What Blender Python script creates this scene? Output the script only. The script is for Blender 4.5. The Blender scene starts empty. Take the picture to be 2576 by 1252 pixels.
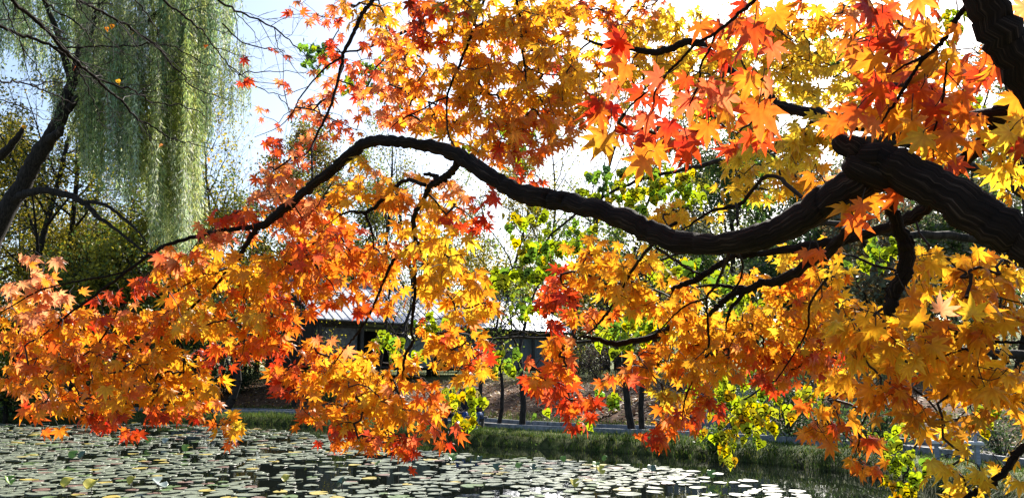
import bpy, math, random
import numpy as np
from mathutils import Vector
R = math.radians
# ------------------------------------------------------------------ camera, sky, sun
FOC, CX, CY = 1983.0, 1288.0, 626.0          # photograph measured on a 2576 x 1252 grid
PITCH = math.atan((960.0 - 626.0) / FOC)
CAM = np.array([0.0, 0.0, 2.0])               # two metres above the pond
FWD = np.array([0, math.cos(PITCH), math.sin(PITCH)])
UP = np.array([0, -math.sin(PITCH), math.cos(PITCH)])
RT = np.array([1.0, 0, 0])
scene = bpy.context.scene
cam_d = bpy.data.cameras.new('camera'); cam = bpy.data.objects.new('camera', cam_d)
scene.collection.objects.link(cam); scene.camera = cam
cam.location = CAM; cam.rotation_euler = (math.pi / 2 + PITCH, 0, 0)
cam_d.sensor_width = 36; cam_d.lens = 36 * FOC / 2576; cam_d.clip_end = 5000; cam_d.clip_start = 0.05

SUN_AZ, SUN_EL = R(24), R(36)                 # azimuth to the right of the view, height
world = bpy.data.worlds.new('World'); scene.world = world; world.use_nodes = True
wn = world.node_tree.nodes; wl = world.node_tree.links
sky = wn.new('ShaderNodeTexSky'); sky.sky_type = 'NISHITA'; sky.sun_disc = False
sky.sun_elevation = SUN_EL; sky.sun_rotation = SUN_AZ
sky.air_density = 1.0; sky.dust_density = 1.6; sky.ozone_density = 1.2
wl.new(sky.outputs[0], wn['Background'].inputs[0]); wn['Background'].inputs[1].default_value = 0.086
sun_d = bpy.data.lights.new('sun', 'SUN'); sun = bpy.data.objects.new('sun', sun_d)
scene.collection.objects.link(sun); sun_d.energy = 5.0; sun_d.angle = R(0.5); sun_d.color = (1, 0.94, 0.84)
sd = Vector((math.sin(SUN_AZ) * math.cos(SUN_EL), math.cos(SUN_AZ) * math.cos(SUN_EL), math.sin(SUN_EL)))
sun.rotation_euler = sd.to_track_quat('Z', 'Y').to_euler()
vs = scene.view_settings; vs.view_transform = 'Standard'; vs.look = 'None'; vs.gamma = 1; vs.exposure = 1.45
scene.cycles.max_bounces = 10; scene.cycles.diffuse_bounces = 5; scene.cycles.transmission_bounces = 8
scene.cycles.glossy_bounces = 3; scene.cycles.transparent_max_bounces = 4
scene.cycles.sample_clamp_indirect = 6.0

# ------------------------------------------------------------------ helpers
COL = scene.collection
rng = np.random.default_rng(7); random.seed(7)

def W(x, y, d):                                # a direction of the view taken out to d metres
    x, y, d = np.asarray(x, float), np.asarray(y, float), np.asarray(d, float)
    v = FWD + ((x - CX) / FOC)[..., None] * RT + ((CY - y) / FOC)[..., None] * UP
    return CAM + d[..., None] * v
def G(x, y, z=0.0):                            # where a direction meets level z
    v = FWD + ((x - CX) / FOC) * RT + ((CY - y) / FOC) * UP
    return CAM + v * ((z - CAM[2]) / v[2])

def link(o, parent=None):
    COL.objects.link(o)
    if parent is not None:
        o.parent = parent
        o.matrix_parent_inverse.identity()
    return o
def tag(o, label=None, cat=None, group=None, kind=None):
    for k, v in (('label', label), ('category', cat), ('group', group), ('kind', kind)):
        if v: o[k] = v
    return o
def thing(name, label, cat, loc=(0, 0, 0), rz=0.0, group=None):
    o = bpy.data.objects.new(name, None); o.location = loc; o.rotation_euler = (0, 0, rz); o.empty_display_size = 0.2
    link(o); return tag(o, label, cat, group)

def mesh_np(name, V, F, mat, parent=None, col=None, smooth=True, loc=None):
    """one mesh object from vertex and face arrays (F: list of arrays n x k); world coordinates, moved under the parent's origin"""
    V = np.asarray(V, np.float64)
    if not isinstance(F, list): F = [F]
    F = [np.asarray(f, np.int64) for f in F if len(f)]
    off = np.zeros(3)
    if parent is not None and loc is None:
        p = parent
        while p is not None:
            off += np.array(p.location); p = p.parent
    if loc is not None: off = np.asarray(loc, float)
    me = bpy.data.meshes.new(name)
    me.vertices.add(len(V)); me.vertices.foreach_set('co', (V - off).astype(np.float32).ravel())
    loops = np.concatenate([f.ravel() for f in F]); tot = np.concatenate([np.full(len(f), f.shape[1]) for f in F])
    st = np.concatenate([[0], np.cumsum(tot)[:-1]])
    me.loops.add(len(loops)); me.loops.foreach_set('vertex_index', loops.astype(np.int32))
    me.polygons.add(len(tot)); me.polygons.foreach_set('loop_start', st.astype(np.int32))
    me.polygons.foreach_set('loop_total', tot.astype(np.int32))
    me.polygons.foreach_set('use_smooth', np.full(len(tot), smooth))
    if col is not None:
        a = me.attributes.new('Col', 'FLOAT_COLOR', 'POINT')
        c = np.ones((len(V), 4), np.float32); c[:, :3] = col
        a.data.foreach_set('color', c.ravel())
    me.update(calc_edges=True); me.validate()
    me.materials.append(mat)
    o = bpy.data.objects.new(name, me)
    if loc is not None: o.location = loc
    return link(o, parent)

class MB:                                       # collects shapes for one mesh
    def __init__(s): s.V = []; s.F = {}; s.C = []; s.n = 0
    def add(s, V, F, c=None):
        V = np.asarray(V, float); F = np.asarray(F)
        s.V.append(V); s.F.setdefault(F.shape[1], []).append(F + s.n); s.n += len(V)
        s.C.append(np.broadcast_to(np.array([1, 1, 1.]) if c is None else c, (len(V), 3)))
    def box(s, c, e, rz=0.0, col=None, rx=0.0):  # centre, full sizes
        x, y, z = np.array(e) / 2.0
        b = min(x, y, z) * 0.12
        V = []
        for sx in (-1, 1):
            for sy in (-1, 1):
                for sz in (-1, 1):
                    V += [(sx * (x - b), sy * (y - b), sz * z), (sx * (x - b), sy * y, sz * (z - b)), (sx * x, sy * (y - b), sz * (z - b))]
        V = np.array(V)
        import itertools
        bm_faces = MB.chamfer_faces()
        if rx: cc, ss = math.cos(rx), math.sin(rx); V = np.stack([V[:, 0], V[:, 1] * cc - V[:, 2] * ss, V[:, 1] * ss + V[:, 2] * cc], 1)
        if rz: cc, ss = math.cos(rz), math.sin(rz); V = np.stack([V[:, 0] * cc - V[:, 1] * ss, V[:, 0] * ss + V[:, 1] * cc, V[:, 2]], 1)
        n0 = s.n; s.V.append(V + np.array(c)); s.n += 24
        s.C.append(np.broadcast_to(np.array([1, 1, 1.]) if col is None else col, (24, 3)))
        for f in bm_faces: s.F.setdefault(len(f), []).append(np.array([f]) + n0)
    _cf = None
    @staticmethod
    def chamfer_faces():
        if MB._cf: return MB._cf
        idx = lambda sx, sy, sz, k: ((sx * 4 + sy * 2 + sz) * 3 + k)   # k 0: z face, 1: y face, 2: x face
        f = []
        for z in (0, 1):
            q = [idx(0, 0, z, 0), idx(1, 0, z, 0), idx(1, 1, z, 0), idx(0, 1, z, 0)]; f.append(q if z else q[::-1])
        for y in (0, 1):
            q = [idx(0, y, 0, 1), idx(0, y, 1, 1), idx(1, y, 1, 1), idx(1, y, 0, 1)]; f.append(q if y else q[::-1])
        for x in (0, 1):
            q = [idx(x, 0, 0, 2), idx(x, 1, 0, 2), idx(x, 1, 1, 2), idx(x, 0, 1, 2)]; f.append(q if x else q[::-1])
        for a in (0, 1):
            for b in (0, 1):
                f.append([idx(0, a, b, 0), idx(1, a, b, 0), idx(1, a, b, 1), idx(0, a, b, 1)])
                f.append([idx(a, 0, b, 0), idx(a, 1, b, 0), idx(a, 1, b, 2), idx(a, 0, b, 2)])
                f.append([idx(a, b, 0, 1), idx(a, b, 1, 1), idx(a, b, 1, 2), idx(a, b, 0, 2)])
        for x in (0, 1):
            for y in (0, 1):
                for z in (0, 1): f.append([idx(x, y, z, 0), idx(x, y, z, 1), idx(x, y, z, 2)])
        MB._cf = f; return f
    def tube(s, P, r, n=8, cap=True, col=None, wob=0.0):
        V, Fq, caps = tube(P, r, n, wob)
        s.add(V, Fq, col)
        if cap:
            for c in caps: s.F.setdefault(n, []).append(np.array([c]) + (s.n - len(V)))
    def segs(s, P0, P1, R0, R1, n=5, col=None):
        if len(P0):
            V, F = segtubes(P0, P1, R0, R1, n); s.add(V, F, None if col is None else np.repeat(col, 2 * n, 0) if np.ndim(col) == 2 else col)
    def build(s, name, mat, parent=None, smooth=False, colour=False, loc=None):
        V = np.concatenate(s.V); F = [np.concatenate(f) for f in s.F.values()]
        return mesh_np(name, V, F, mat, parent, np.concatenate(s.C) if colour else None, smooth, loc)

def frames(P):
    T = np.gradient(P, axis=0); T /= np.linalg.norm(T, axis=1)[:, None] + 1e-12
    a = np.array([0, 0, 1.0]) if abs(T[0][2]) < 0.8 else np.array([1.0, 0, 0])
    N = np.zeros_like(P); n = np.cross(np.cross(T[0], a), T[0]); N[0] = n / np.linalg.norm(n)
    for i in range(1, len(P)):
        n = N[i - 1] - T[i] * np.dot(N[i - 1], T[i]); N[i] = n / (np.linalg.norm(n) + 1e-12)
    return T, N, np.cross(T, N)
def tube(P, r, n=8, wob=0.0):
    P = np.asarray(P, float); r = np.broadcast_to(np.asarray(r, float), (len(P),))
    T, N, B = frames(P); a = np.linspace(0, 2 * math.pi, n, endpoint=False)
    rr = r[:, None] * np.ones((1, n))
    if wob:
        ph = rng.uniform(0, 6.28, 4); k = np.arange(len(P))[:, None]
        rr = rr * (1 + wob * (np.sin(2 * a + 0.25 * k + ph[0]) * 0.6 + np.sin(3 * a - 0.17 * k + ph[1]) * 0.5 + 0.9 * np.sin(0.31 * k + ph[2]) * np.sin(0.83 * k + ph[3])
                             + 0.7 * np.sin(4 * a + 0.5 * k + ph[3]) * np.sin(0.4 * k + ph[0])))
    V = P[:, None] + rr[..., None] * (np.cos(a)[None, :, None] * N[:, None] + np.sin(a)[None, :, None] * B[:, None])
    m = len(P); i = np.arange(m - 1)[:, None] * n; j = np.arange(n)[None]; j2 = (j + 1) % n
    F = np.stack([i + j, i + j2, i + n + j2, i + n + j], -1).reshape(-1, 4)
    return V.reshape(-1, 3), F, [list(range(n))[::-1], list(range((m - 1) * n, m * n))]
def segtubes(P0, P1, R0, R1, n=5):
    P0, P1 = np.asarray(P0, float), np.asarray(P1, float); R0, R1 = np.asarray(R0, float), np.asarray(R1, float)
    T = P1 - P0; T /= np.linalg.norm(T, axis=1)[:, None] + 1e-9
    a = np.where(np.abs(T[:, 2:3]) < 0.8, np.array([[0, 0, 1.0]]), np.array([[1.0, 0, 0]]))
    N = np.cross(T, a); N /= np.linalg.norm(N, axis=1)[:, None] + 1e-9; B = np.cross(T, N)
    an = np.linspace(0, 2 * math.pi, n, endpoint=False)
    ring = np.cos(an)[None, :, None] * N[:, None] + np.sin(an)[None, :, None] * B[:, None]
    V = np.stack([P0[:, None] + ring * R0[:, None, None], P1[:, None] + ring * R1[:, None, None]], 1).reshape(-1, 3)
    b = np.arange(len(P0))[:, None] * 2 * n; j = np.arange(n)[None]; j2 = (j + 1) % n
    return V, np.stack([b + j, b + j2, b + n + j2, b + n + j], -1).reshape(-1, 4)
def spline(P, per=8):
    P = np.asarray(P, float)
    if len(P) < 3: return np.stack([np.linspace(P[0][k], P[-1][k], per + 1) for k in range(P.shape[1])], 1)
    Q = np.vstack([2 * P[0] - P[1], P, 2 * P[-1] - P[-2]]); out = []
    for i in range(1, len(Q) - 2):
        for t in np.linspace(0, 1, per, endpoint=False):
            a, b, c, d = Q[i - 1:i + 3]
            out.append(0.5 * (2 * b + (c - a) * t + (2 * a - 5 * b + 4 * c - d) * t * t + (3 * b - a - 3 * c + d) * t ** 3))
    out.append(P[-1]); return np.array(out)
def unit(v): return v / (np.linalg.norm(v, axis=-1, keepdims=True) + 1e-9)

# ------------------------------------------------------------------ materials
def mat(name, base=None, rough=0.8, spec=0.3):
    m = bpy.data.materials.new(name); m.use_nodes = True
    b = m.node_tree.nodes['Principled BSDF']; b.inputs['Roughness'].default_value = rough
    b.inputs['Specular IOR Level'].default_value = spec
    if base: b.inputs['Base Color'].default_value = (*base, 1)
    return m, m.node_tree.nodes, m.node_tree.links, b
def noisy(name, c1, c2, scale, rough=0.85, bump=0.3, stretch=(1, 1, 1), spec=0.2, detail=6, c3=None, dist=0.02):
    m, n, l, b = mat(name, None, rough, spec)
    tc = n.new('ShaderNodeTexCoord'); mp = n.new('ShaderNodeMapping'); mp.inputs['Scale'].default_value = stretch
    nz = n.new('ShaderNodeTexNoise'); nz.inputs['Scale'].default_value = scale; nz.inputs['Detail'].default_value = detail
    cr = n.new('ShaderNodeValToRGB'); cr.color_ramp.elements[0].color = (*c1, 1); cr.color_ramp.elements[1].color = (*c2, 1)
    cr.color_ramp.elements[0].position = 0.32; cr.color_ramp.elements[1].position = 0.68
    if c3: e = cr.color_ramp.elements.new(0.52); e.color = (*c3, 1)
    bp = n.new('ShaderNodeBump'); bp.inputs['Strength'].default_value = bump; bp.inputs['Distance'].default_value = dist
    l.new(tc.outputs['Object'], mp.inputs[0]); l.new(mp.outputs[0], nz.inputs[0]); l.new(nz.outputs['Fac'], cr.inputs[0])
    l.new(cr.outputs[0], b.inputs['Base Color']); l.new(nz.outputs['Fac'], bp.inputs['Height']); l.new(bp.outputs[0], b.inputs['Normal'])
    return m
def leafmat(name, trans=0.55, rough=0.5, spec=0.35, gain=1.0, sat=1.1, mott=0.25, hue=0.012):
    """thin leaf: coloured per leaf, light passes through"""
    m, n, l, b = mat(name, None, rough, spec)
    at = n.new('ShaderNodeAttribute'); at.attribute_name = 'Col'
    nz = n.new('ShaderNodeTexNoise'); nz.inputs['Scale'].default_value = 60; nz.inputs['Detail'].default_value = 3
    tc = n.new('ShaderNodeTexCoord'); l.new(tc.outputs['Object'], nz.inputs[0])
    mr = n.new('ShaderNodeMapRange'); mr.inputs['From Min'].default_value = 0.3; mr.inputs['From Max'].default_value = 0.7
    mr.inputs['To Min'].default_value = 1 - mott; mr.inputs['To Max'].default_value = 1.0
    l.new(nz.outputs['Fac'], mr.inputs[0])
    mx = n.new('ShaderNodeMix'); mx.data_type = 'RGBA'; mx.blend_type = 'MULTIPLY'; mx.inputs[0].default_value = 1
    l.new(at.outputs['Color'], mx.inputs[6]); l.new(mr.outputs[0], mx.inputs[7])
    hs = n.new('ShaderNodeHueSaturation'); hs.inputs['Saturation'].default_value = sat; hs.inputs['Value'].default_value = gain
    l.new(mx.outputs[2], hs.inputs['Color'])
    n3 = n.new('ShaderNodeTexNoise'); n3.inputs['Scale'].default_value = 22; n3.inputs['Detail'].default_value = 5; l.new(tc.outputs['Object'], n3.inputs[0])
    m3 = n.new('ShaderNodeMapRange'); m3.inputs['From Min'].default_value = 0.3; m3.inputs['From Max'].default_value = 0.7
    m3.inputs['To Min'].default_value = 0.5 - hue * .1; m3.inputs['To Max'].default_value = 0.5 + hue; l.new(n3.outputs['Fac'], m3.inputs[0]); l.new(m3.outputs[0], hs.inputs['Hue'])
    tr = n.new('ShaderNodeBsdfTranslucent'); l.new(hs.outputs[0], tr.inputs['Color']); l.new(hs.outputs[0], b.inputs['Base Color'])
    ms = n.new('ShaderNodeMixShader'); ms.inputs[0].default_value = trans
    l.new(b.outputs[0], ms.inputs[1]); l.new(tr.outputs[0], ms.inputs[2])
    l.new(ms.outputs[0], n['Material Output'].inputs['Surface'])
    return m
def barkmat(name, c1, c2, scale=14, stretch=(1, 1, 1), bump=0.8, streak=None):
    m = noisy(name, c1, c2, scale, 0.9, bump, stretch, 0.25, 8, None, 0.03)
    return m

M_MAPLE = leafmat('maple_leaf', 0.62, 0.40, 0.45, 1.0, 1.0, 0.22, 0.02)
M_HEART = leafmat('heart_leaf', 0.55, 0.45, 0.4, 1.0, 1.05)
M_FOL = leafmat('background_leaf', 0.45, 0.5, 0.3, 1.0, 1.05, 0.15)
M_GRASS = leafmat('grass_blade', 0.4, 0.65, 0.1)
M_TWIG, _n, _l, _b = mat('dark_twig', (0.022, 0.015, 0.012), 0.75, 0.3)
M_TRUNK = noisy('trunk_bark', (0.007, 0.006, 0.005), (0.04, 0.032, 0.028), 9, 0.95, 0.8, (3, 3, 0.6))
# ------------------------------------------------------------------ ground, pond, path
SHORE_PX = [(-900, 1042), (-300, 1048), (0, 1052), (300, 1056), (600, 1063), (860, 1080), (1140, 1111), (1300, 1123), (1500, 1134), (1680, 1145), (1850, 1158), (2050, 1178), (2200, 1200), (2400, 1240), (2650, 1295)]
SH = np.array([G(x, y)[:2] for x, y in SHORE_PX])
shore = spline(SH, 6)
POND = np.vstack([shore, [[8.5, 8.0], [7.0, 5.2], [2.0, 4.6], [-6, 4.8], [-20, 7], [-40, 16], [-70, 34]]])
def sdist(X, Y):
    """distance to the pond's edge, negative over water"""
    p = np.stack([X, Y], -1).reshape(-1, 2); best = np.full(len(p), 1e9); ins = np.zeros(len(p), bool); Q = np.vstack([POND, POND[:1]])
    for a, b in zip(Q[:-1], Q[1:]):
        ab = b - a; t = np.clip(((p - a) @ ab) / (ab @ ab + 1e-12), 0, 1); best = np.minimum(best, np.linalg.norm(p - a - t[:, None] * ab, axis=1))
        c = ((a[1] > p[:, 1]) != (b[1] > p[:, 1])); ins ^= c & (p[:, 0] < (b[0] - a[0]) * (p[:, 1] - a[1]) / (b[1] - a[1] + 1e-12) + a[0])
    return np.where(ins, -best, best).reshape(np.shape(X))
def wav(x, y): return 0.5 * np.sin(.9 * x + .3 * y) + 0.3 * np.sin(2.3 * y - .7 * x + 1) + .25 * np.sin(3.7 * x + 2.9 * y + 2) + .15 * np.sin(7.1 * x - 5.3 * y)
def height(X, Y):
    X, Y = np.asarray(X, float), np.asarray(Y, float); s = sdist(X, Y)
    far = np.clip((Y - 6) / 6, 0, 1); ss = lambda a, b: (lambda t: t * t * (3 - 2 * t))(np.clip((s - a) / (b - a), 0, 1))
    z = np.where(s < 0, np.maximum(-0.9, s * 1.4 - .08), -.08 + 0.38 * ss(0, .22) + .07 * ss(.2, 1.4))
    z = z + far * (1.0 * ss(4.6, 10.5) + 1.15 * ss(9, 22) + 1.6 * ss(30, 90) + 16 * ss(75, 300) * np.clip((X + 30) / 60, 0.25, 1)) + .03 * wav(X, Y) * np.clip(s, 0, 1) * np.where((s > 1.7) & (s < 4.4), .15, 1)
    return z
def gz(x, y): return float(height(np.array([x]), np.array([y]))[0])
def along(lo, hi, near_lo, near_hi, fine, grow):
    a = list(np.arange(near_lo, near_hi, fine)); st = fine
    while a[-1] < hi: st *= grow; a.append(a[-1] + st)
    st = fine; b = []
    x = near_lo
    while x > lo: st *= grow; x -= st; b.append(x)
    return np.array(b[::-1] + a)
gx = along(-1500, 1500, -48, 22, .45, 1.16); gy = along(-60, 2500, 2, 66, .45, 1.14)
XX, YY = np.meshgrid(gx, gy); ZZ = height(XX, YY); ny, nx = XX.shape
ii = np.arange(ny - 1)[:, None] * nx + np.arange(nx - 1)[None]
Fg = np.stack([ii, ii + 1, ii + nx + 1, ii + nx], -1).reshape(-1, 4)
S_ = sdist(XX, YY)
gcol = np.zeros((ny * nx, 3)); sf = S_.ravel(); 
gcol[:, 0] = np.clip((sf - 4.4) / 1.0, 0, 1) * np.clip((20 - sf) / 6, 0, 1); gcol[:, 1] = np.clip(1 - np.abs(sf - .1) / .35, 0, 1)
def groundmat():
    m, n, l, b = mat('ground_soil', None, 0.95, 0.1)
    at = n.new('ShaderNodeAttribute'); at.attribute_name = 'Col'; sp = n.new('ShaderNodeSeparateColor'); l.new(at.outputs['Color'], sp.inputs[0])
    tc = n.new('ShaderNodeTexCoord'); nz = n.new('ShaderNodeTexNoise'); nz.inputs['Scale'].default_value = 5; nz.inputs['Detail'].default_value = 9; l.new(tc.outputs['Object'], nz.inputs[0])
    def ramp(c1, c2):
        cr = n.new('ShaderNodeValToRGB'); e = cr.color_ramp.elements; e[0].position = .35; e[1].position = .68; e[0].color = (*c1, 1); e[1].color = (*c2, 1); l.new(nz.outputs['Fac'], cr.inputs[0]); return cr
    g, lf, so = ramp((.05, .075, .02), (.16, .17, .05)), ramp((.03, .017, .011), (.17, .09, .05)), ramp((.012, .01, .008), (.04, .03, .02))
    mx = n.new('ShaderNodeMix'); mx.data_type = 'RGBA'; l.new(sp.outputs[0], mx.inputs[0]); l.new(g.outputs[0], mx.inputs[6]); l.new(lf.outputs[0], mx.inputs[7])
    m2 = n.new('ShaderNodeMix'); m2.data_type = 'RGBA'; l.new(sp.outputs[1], m2.inputs[0]); l.new(mx.outputs[2], m2.inputs[6]); l.new(so.outputs[0], m2.inputs[7])
    l.new(m2.outputs[2], b.inputs['Base Color'])
    bp = n.new('ShaderNodeBump'); bp.inputs['Strength'].default_value = .7; bp.inputs['Distance'].default_value = .06; l.new(nz.outputs['Fac'], bp.inputs['Height']); l.new(bp.outputs[0], b.inputs['Normal'])
    return m
tag(mesh_np('ground', np.stack([XX, YY, ZZ], -1).reshape(-1, 3), Fg, groundmat(), None, gcol), kind='structure')
m, n, l, b = mat('pond_water', (.006, .008, .006), 0.02, 0.5); b.inputs['IOR'].default_value = 1.33
nz = n.new('ShaderNodeTexNoise'); nz.inputs['Scale'].default_value = 1.6; nz.inputs['Detail'].default_value = 3; tc = n.new('ShaderNodeTexCoord'); l.new(tc.outputs['Object'], nz.inputs[0])
bp = n.new('ShaderNodeBump'); bp.inputs['Strength'].default_value = .05; bp.inputs['Distance'].default_value = .05; l.new(nz.outputs['Fac'], bp.inputs['Height']); l.new(bp.outputs[0], b.inputs['Normal'])
tag(mesh_np('water', [(-120, 3, 0), (14, 3, 0), (14, 90, 0), (-120, 90, 0)], np.array([[0, 1, 2, 3]]), m), kind='structure')

# a curve that runs along the far shore, s metres inland
def inland(s, i0=0, i1=None):
    P = shore[i0:i1]; T = np.gradient(P, axis=0); N = np.stack([-T[:, 1], T[:, 0]], 1); N /= np.linalg.norm(N, axis=1)[:, None]
    k = np.ones(5) / 5; Q = P + N * s; Qs = Q.copy()
    for c in (0, 1): Qs[2:-2, c] = np.convolve(Q[:, c], k, 'valid')
    return Qs
def strip(a, b, za, zb, name, mt, parent=None):
    V = np.vstack([np.column_stack([a, za]), np.column_stack([b, zb])]); k = len(a); i = np.arange(k - 1)
    return mesh_np(name, V, np.stack([i, i + 1, i + 1 + k, i + k], -1), mt, parent)
pa, pb = inland(1.95), inland(3.95)
M_PATH = noisy('path_gravel', (.07, .065, .06), (.14, .13, .12), 30, .95, .4)
zp = np.maximum(height(pa[:, 0], pa[:, 1]), height(pb[:, 0], pb[:, 1])) + .035
tag(strip(pa, pb, zp, zp, 'path', M_PATH), kind='structure')
M_KERB = noisy('kerb_plank', (.10, .11, .13), (.24, .25, .28), 7, .7, .3, (1, 1, 1), .4)
for s, lab in ((1.88, 'long weathered grey plank kerb on the pond side of the path'), (4.0, 'long weathered grey plank kerb on the slope side of the path')):
    c = inland(s); zk = height(c[:, 0], c[:, 1]); zk = np.convolve(np.pad(zk, 4, 'edge'), np.ones(9) / 9, 'valid')
    mb = MB()
    L = np.concatenate([[0], np.cumsum(np.linalg.norm(np.diff(c, axis=0), axis=1))]); k = int(L[-1] / 2.4)
    for j in range(k):
        u0, u1 = j * L[-1] / k + .012, (j + 1) * L[-1] / k - .012
        p0 = np.array([np.interp(u0, L, c[:, q]) for q in (0, 1)]); p1 = np.array([np.interp(u1, L, c[:, q]) for q in (0, 1)])
        z = np.interp((u0 + u1) / 2, L, zk); d = p1 - p0
        mb.box((*((p0 + p1) / 2), z + .05 + rng.uniform(-.008, .008)), (np.linalg.norm(d), .09, .26), math.atan2(d[1], d[0]))
    tag(mb.build('kerb', M_KERB), lab, 'kerb', 'plank kerbs of the path')

# ------------------------------------------------------------------ grass and fallen leaves
def blades(pts, hgt, col, wid, lean=.45, droop=None):
    """grass blades of two quads and a tip; droop: horizontal direction the tips fall towards"""
    n = len(pts); h = hgt * rng.uniform(.5, 1.25, n) * (.75 + .55 * wav(pts[:, 0] * 1.3, pts[:, 1] * 1.3)).clip(.3, 1.6); a = rng.uniform(0, 2 * math.pi, n)
    D = np.stack([np.cos(a), np.sin(a), np.zeros(n)], 1) * lean * rng.uniform(.2, 1.2, (n, 1))
    if droop is not None: D = D * .5 + droop * rng.uniform(.4, 1.2, (n, 1))
    w = unit(np.cross(D + 1e-3, np.array([0, 0, 1.0])) + rng.normal(0, .4, (n, 3)) * np.array([1, 1, 0])) * wid[:, None] / 2
    U = np.array([0, 0, 1.0]); p1 = pts + h[:, None] * (U * .6 + D * .25); p2 = pts + h[:, None] * (U * (.85 if droop is None else .62) + D * .75); p3 = pts + h[:, None] * (U * (.92 if droop is None else .25) + D * 1.3)
    V = np.stack([pts - w, pts + w, p1 - w * .9, p1 + w * .9, p2 - w * .55, p2 + w * .55, p3], 1).reshape(-1, 3)
    o = np.arange(n)[:, None] * 7
    return V, [(o + np.array([[0, 1, 3, 2]])), (o + np.array([[2, 3, 5, 4]])), (o + np.array([[4, 5, 6]]))], np.repeat(col, 7, 0)
def pick(cols, n, j=.28):
    c = np.array(cols)[rng.integers(0, len(cols), n)]; return np.clip(c * rng.normal(1, j, (n, 1)), .004, .9)
def on_shore(n, s0, s1, lo=6, hi=None):
    P = shore; L = np.concatenate([[0], np.cumsum(np.linalg.norm(np.diff(P, axis=0), axis=1))]); lo_u = L[lo]; hi_u = L[-1] if hi is None else L[hi]
    # nearer stretches get more
    u = lo_u + (hi_u - lo_u) * rng.uniform(0, 1, n) ** .8
    p = np.stack([np.interp(u, L, P[:, 0]), np.interp(u, L, P[:, 1])], 1); t = np.stack([np.interp(np.minimum(u + .2, L[-1]), L, P[:, 0]), np.interp(np.minimum(u + .2, L[-1]), L, P[:, 1])], 1) - np.stack([np.interp(np.maximum(u - .2, 0), L, P[:, 0]), np.interp(np.maximum(u - .2, 0), L, P[:, 1])], 1)
    nrm = np.stack([-t[:, 1], t[:, 0]], 1); nrm /= np.linalg.norm(nrm, axis=1)[:, None] + 1e-9
    s = rng.uniform(s0, s1, n); q = p + nrm * s[:, None]
    return np.column_stack([q, height(q[:, 0], q[:, 1])]), nrm
GR = [(.07, .12, .025), (.10, .15, .03), (.05, .09, .025), (.16, .17, .05), (.09, .12, .05)]
V, F, C = [], [[], [], []], []; off = 0
def put(v, f, c):
    global off
    V.append(v); C.append(c)
    for k in range(3): F[k].append(f[k] + off)
    off += len(v)
p, nr = on_shore(15000, .12, 1.85); put(*blades(p, .17, pick(GR, len(p)), np.full(len(p), .016)))
p, nr = on_shore(9000, .02, .36); put(*blades(p, .36, pick(GR, len(p)), np.full(len(p), .015), .4, np.column_stack([-nr, np.zeros(len(p))])))
p, nr = on_shore(11000, 4.05, 6.2); put(*blades(p, .22, pick(GR + [(.2, .22, .07)], len(p)), np.full(len(p), .018)))
p, nr = on_shore(5000, 14, 24); put(*blades(p, .25, pick([(.30, .28, .10), (.22, .24, .08), (.35, .3, .12)], len(p)), np.full(len(p), .03)))
tag(mesh_np('grass', np.concatenate(V), [np.concatenate(f) for f in F], M_GRASS, None, np.concatenate(C)), kind='stuff')
p, nr = on_shore(26000, 4.6, 17, 0); n_ = len(p); a = rng.uniform(0, 6.28, n_); s = rng.uniform(.04, .1, n_)[:, None]
u = np.stack([np.cos(a), np.sin(a), rng.normal(0, .35, n_)], 1) * s; v = np.stack([-np.sin(a), np.cos(a), rng.normal(0, .35, n_)], 1) * s * .6; p[:, 2] += .03
V = np.stack([p - u, p - v, p + u, p + v], 1).reshape(-1, 3)
lc = pick([(.20, .10, .055), (.30, .17, .10), (.13, .07, .045), (.52, .38, .28), (.34, .15, .06), (.52, .38, .12), (.07, .04, .03)], n_)
tag(mesh_np('fallen_leaves', V, (np.arange(n_)[:, None] * 4 + np.arange(4)[None]), leafmat('litter', .25, .6, .3), None, np.repeat(lc, 4, 0), False), kind='stuff')

# two arching grass tufts and a few shore plants
def tuft(name, label, cat, x, y, s, n, h, cols, wid=.016, group=None, spread=.3):
    c = G(x, y, .42); q = c[:2]; z = gz(*q); t = thing(name, label, cat, (q[0], q[1], z), 0, group)
    a = rng.uniform(0, 6.28, n); r = spread * np.sqrt(rng.uniform(0, 1, n)); pts = np.stack([q[0] + r * np.cos(a), q[1] + r * np.sin(a), np.full(n, z - .03)], 1)
    dr = np.stack([np.cos(a), np.sin(a), np.zeros(n)], 1) * .7
    v, f, cc = blades(pts, h, pick(cols, n), np.full(n, wid), .5, dr); mesh_np('blades', v, f, M_GRASS, t, cc)
    st = MB(); st.tube([(q[0], q[1], z - .1), (q[0], q[1], z + .02), (q[0], q[1], z + .08)], [spread * .9, spread * .75, spread * .3], 10, wob=.1); st.build('root_clump', M_TRUNK, t, True)
tuft('grass_tuft', 'left one of two dark green arching grass tufts on the pond edge', 'grass tuft', 1178, 1112, 1, 620, .72, [(.05, .08, .025), (.08, .12, .035), (.12, .14, .05)], .02, 'arching grass tufts', .36)
tuft('grass_tuft', 'right one of two dark green arching grass tufts, in front of the plank kerb', 'grass tuft', 1252, 1120, 1, 620, .66, [(.05, .09, .025), (.07, .12, .035), (.10, .14, .05)], .02, 'arching grass tufts', .34)
tuft('grass_tuft', 'pale dry grass clump drooping over the bank edge towards the water', 'grass tuft', 1375, 1140, 1, 260, .5, [(.16, .15, .1), (.12, .12, .07)], .016, 'arching grass tufts', .2)
tuft('grass_tuft', 'hazy tall grass clump on the right bank beside the bench', 'grass tuft', 2040, 1150, 1, 700, .62, [(.06, .09, .035), (.09, .11, .05), (.05, .08, .03)], .015, 'arching grass tufts', .6)

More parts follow.
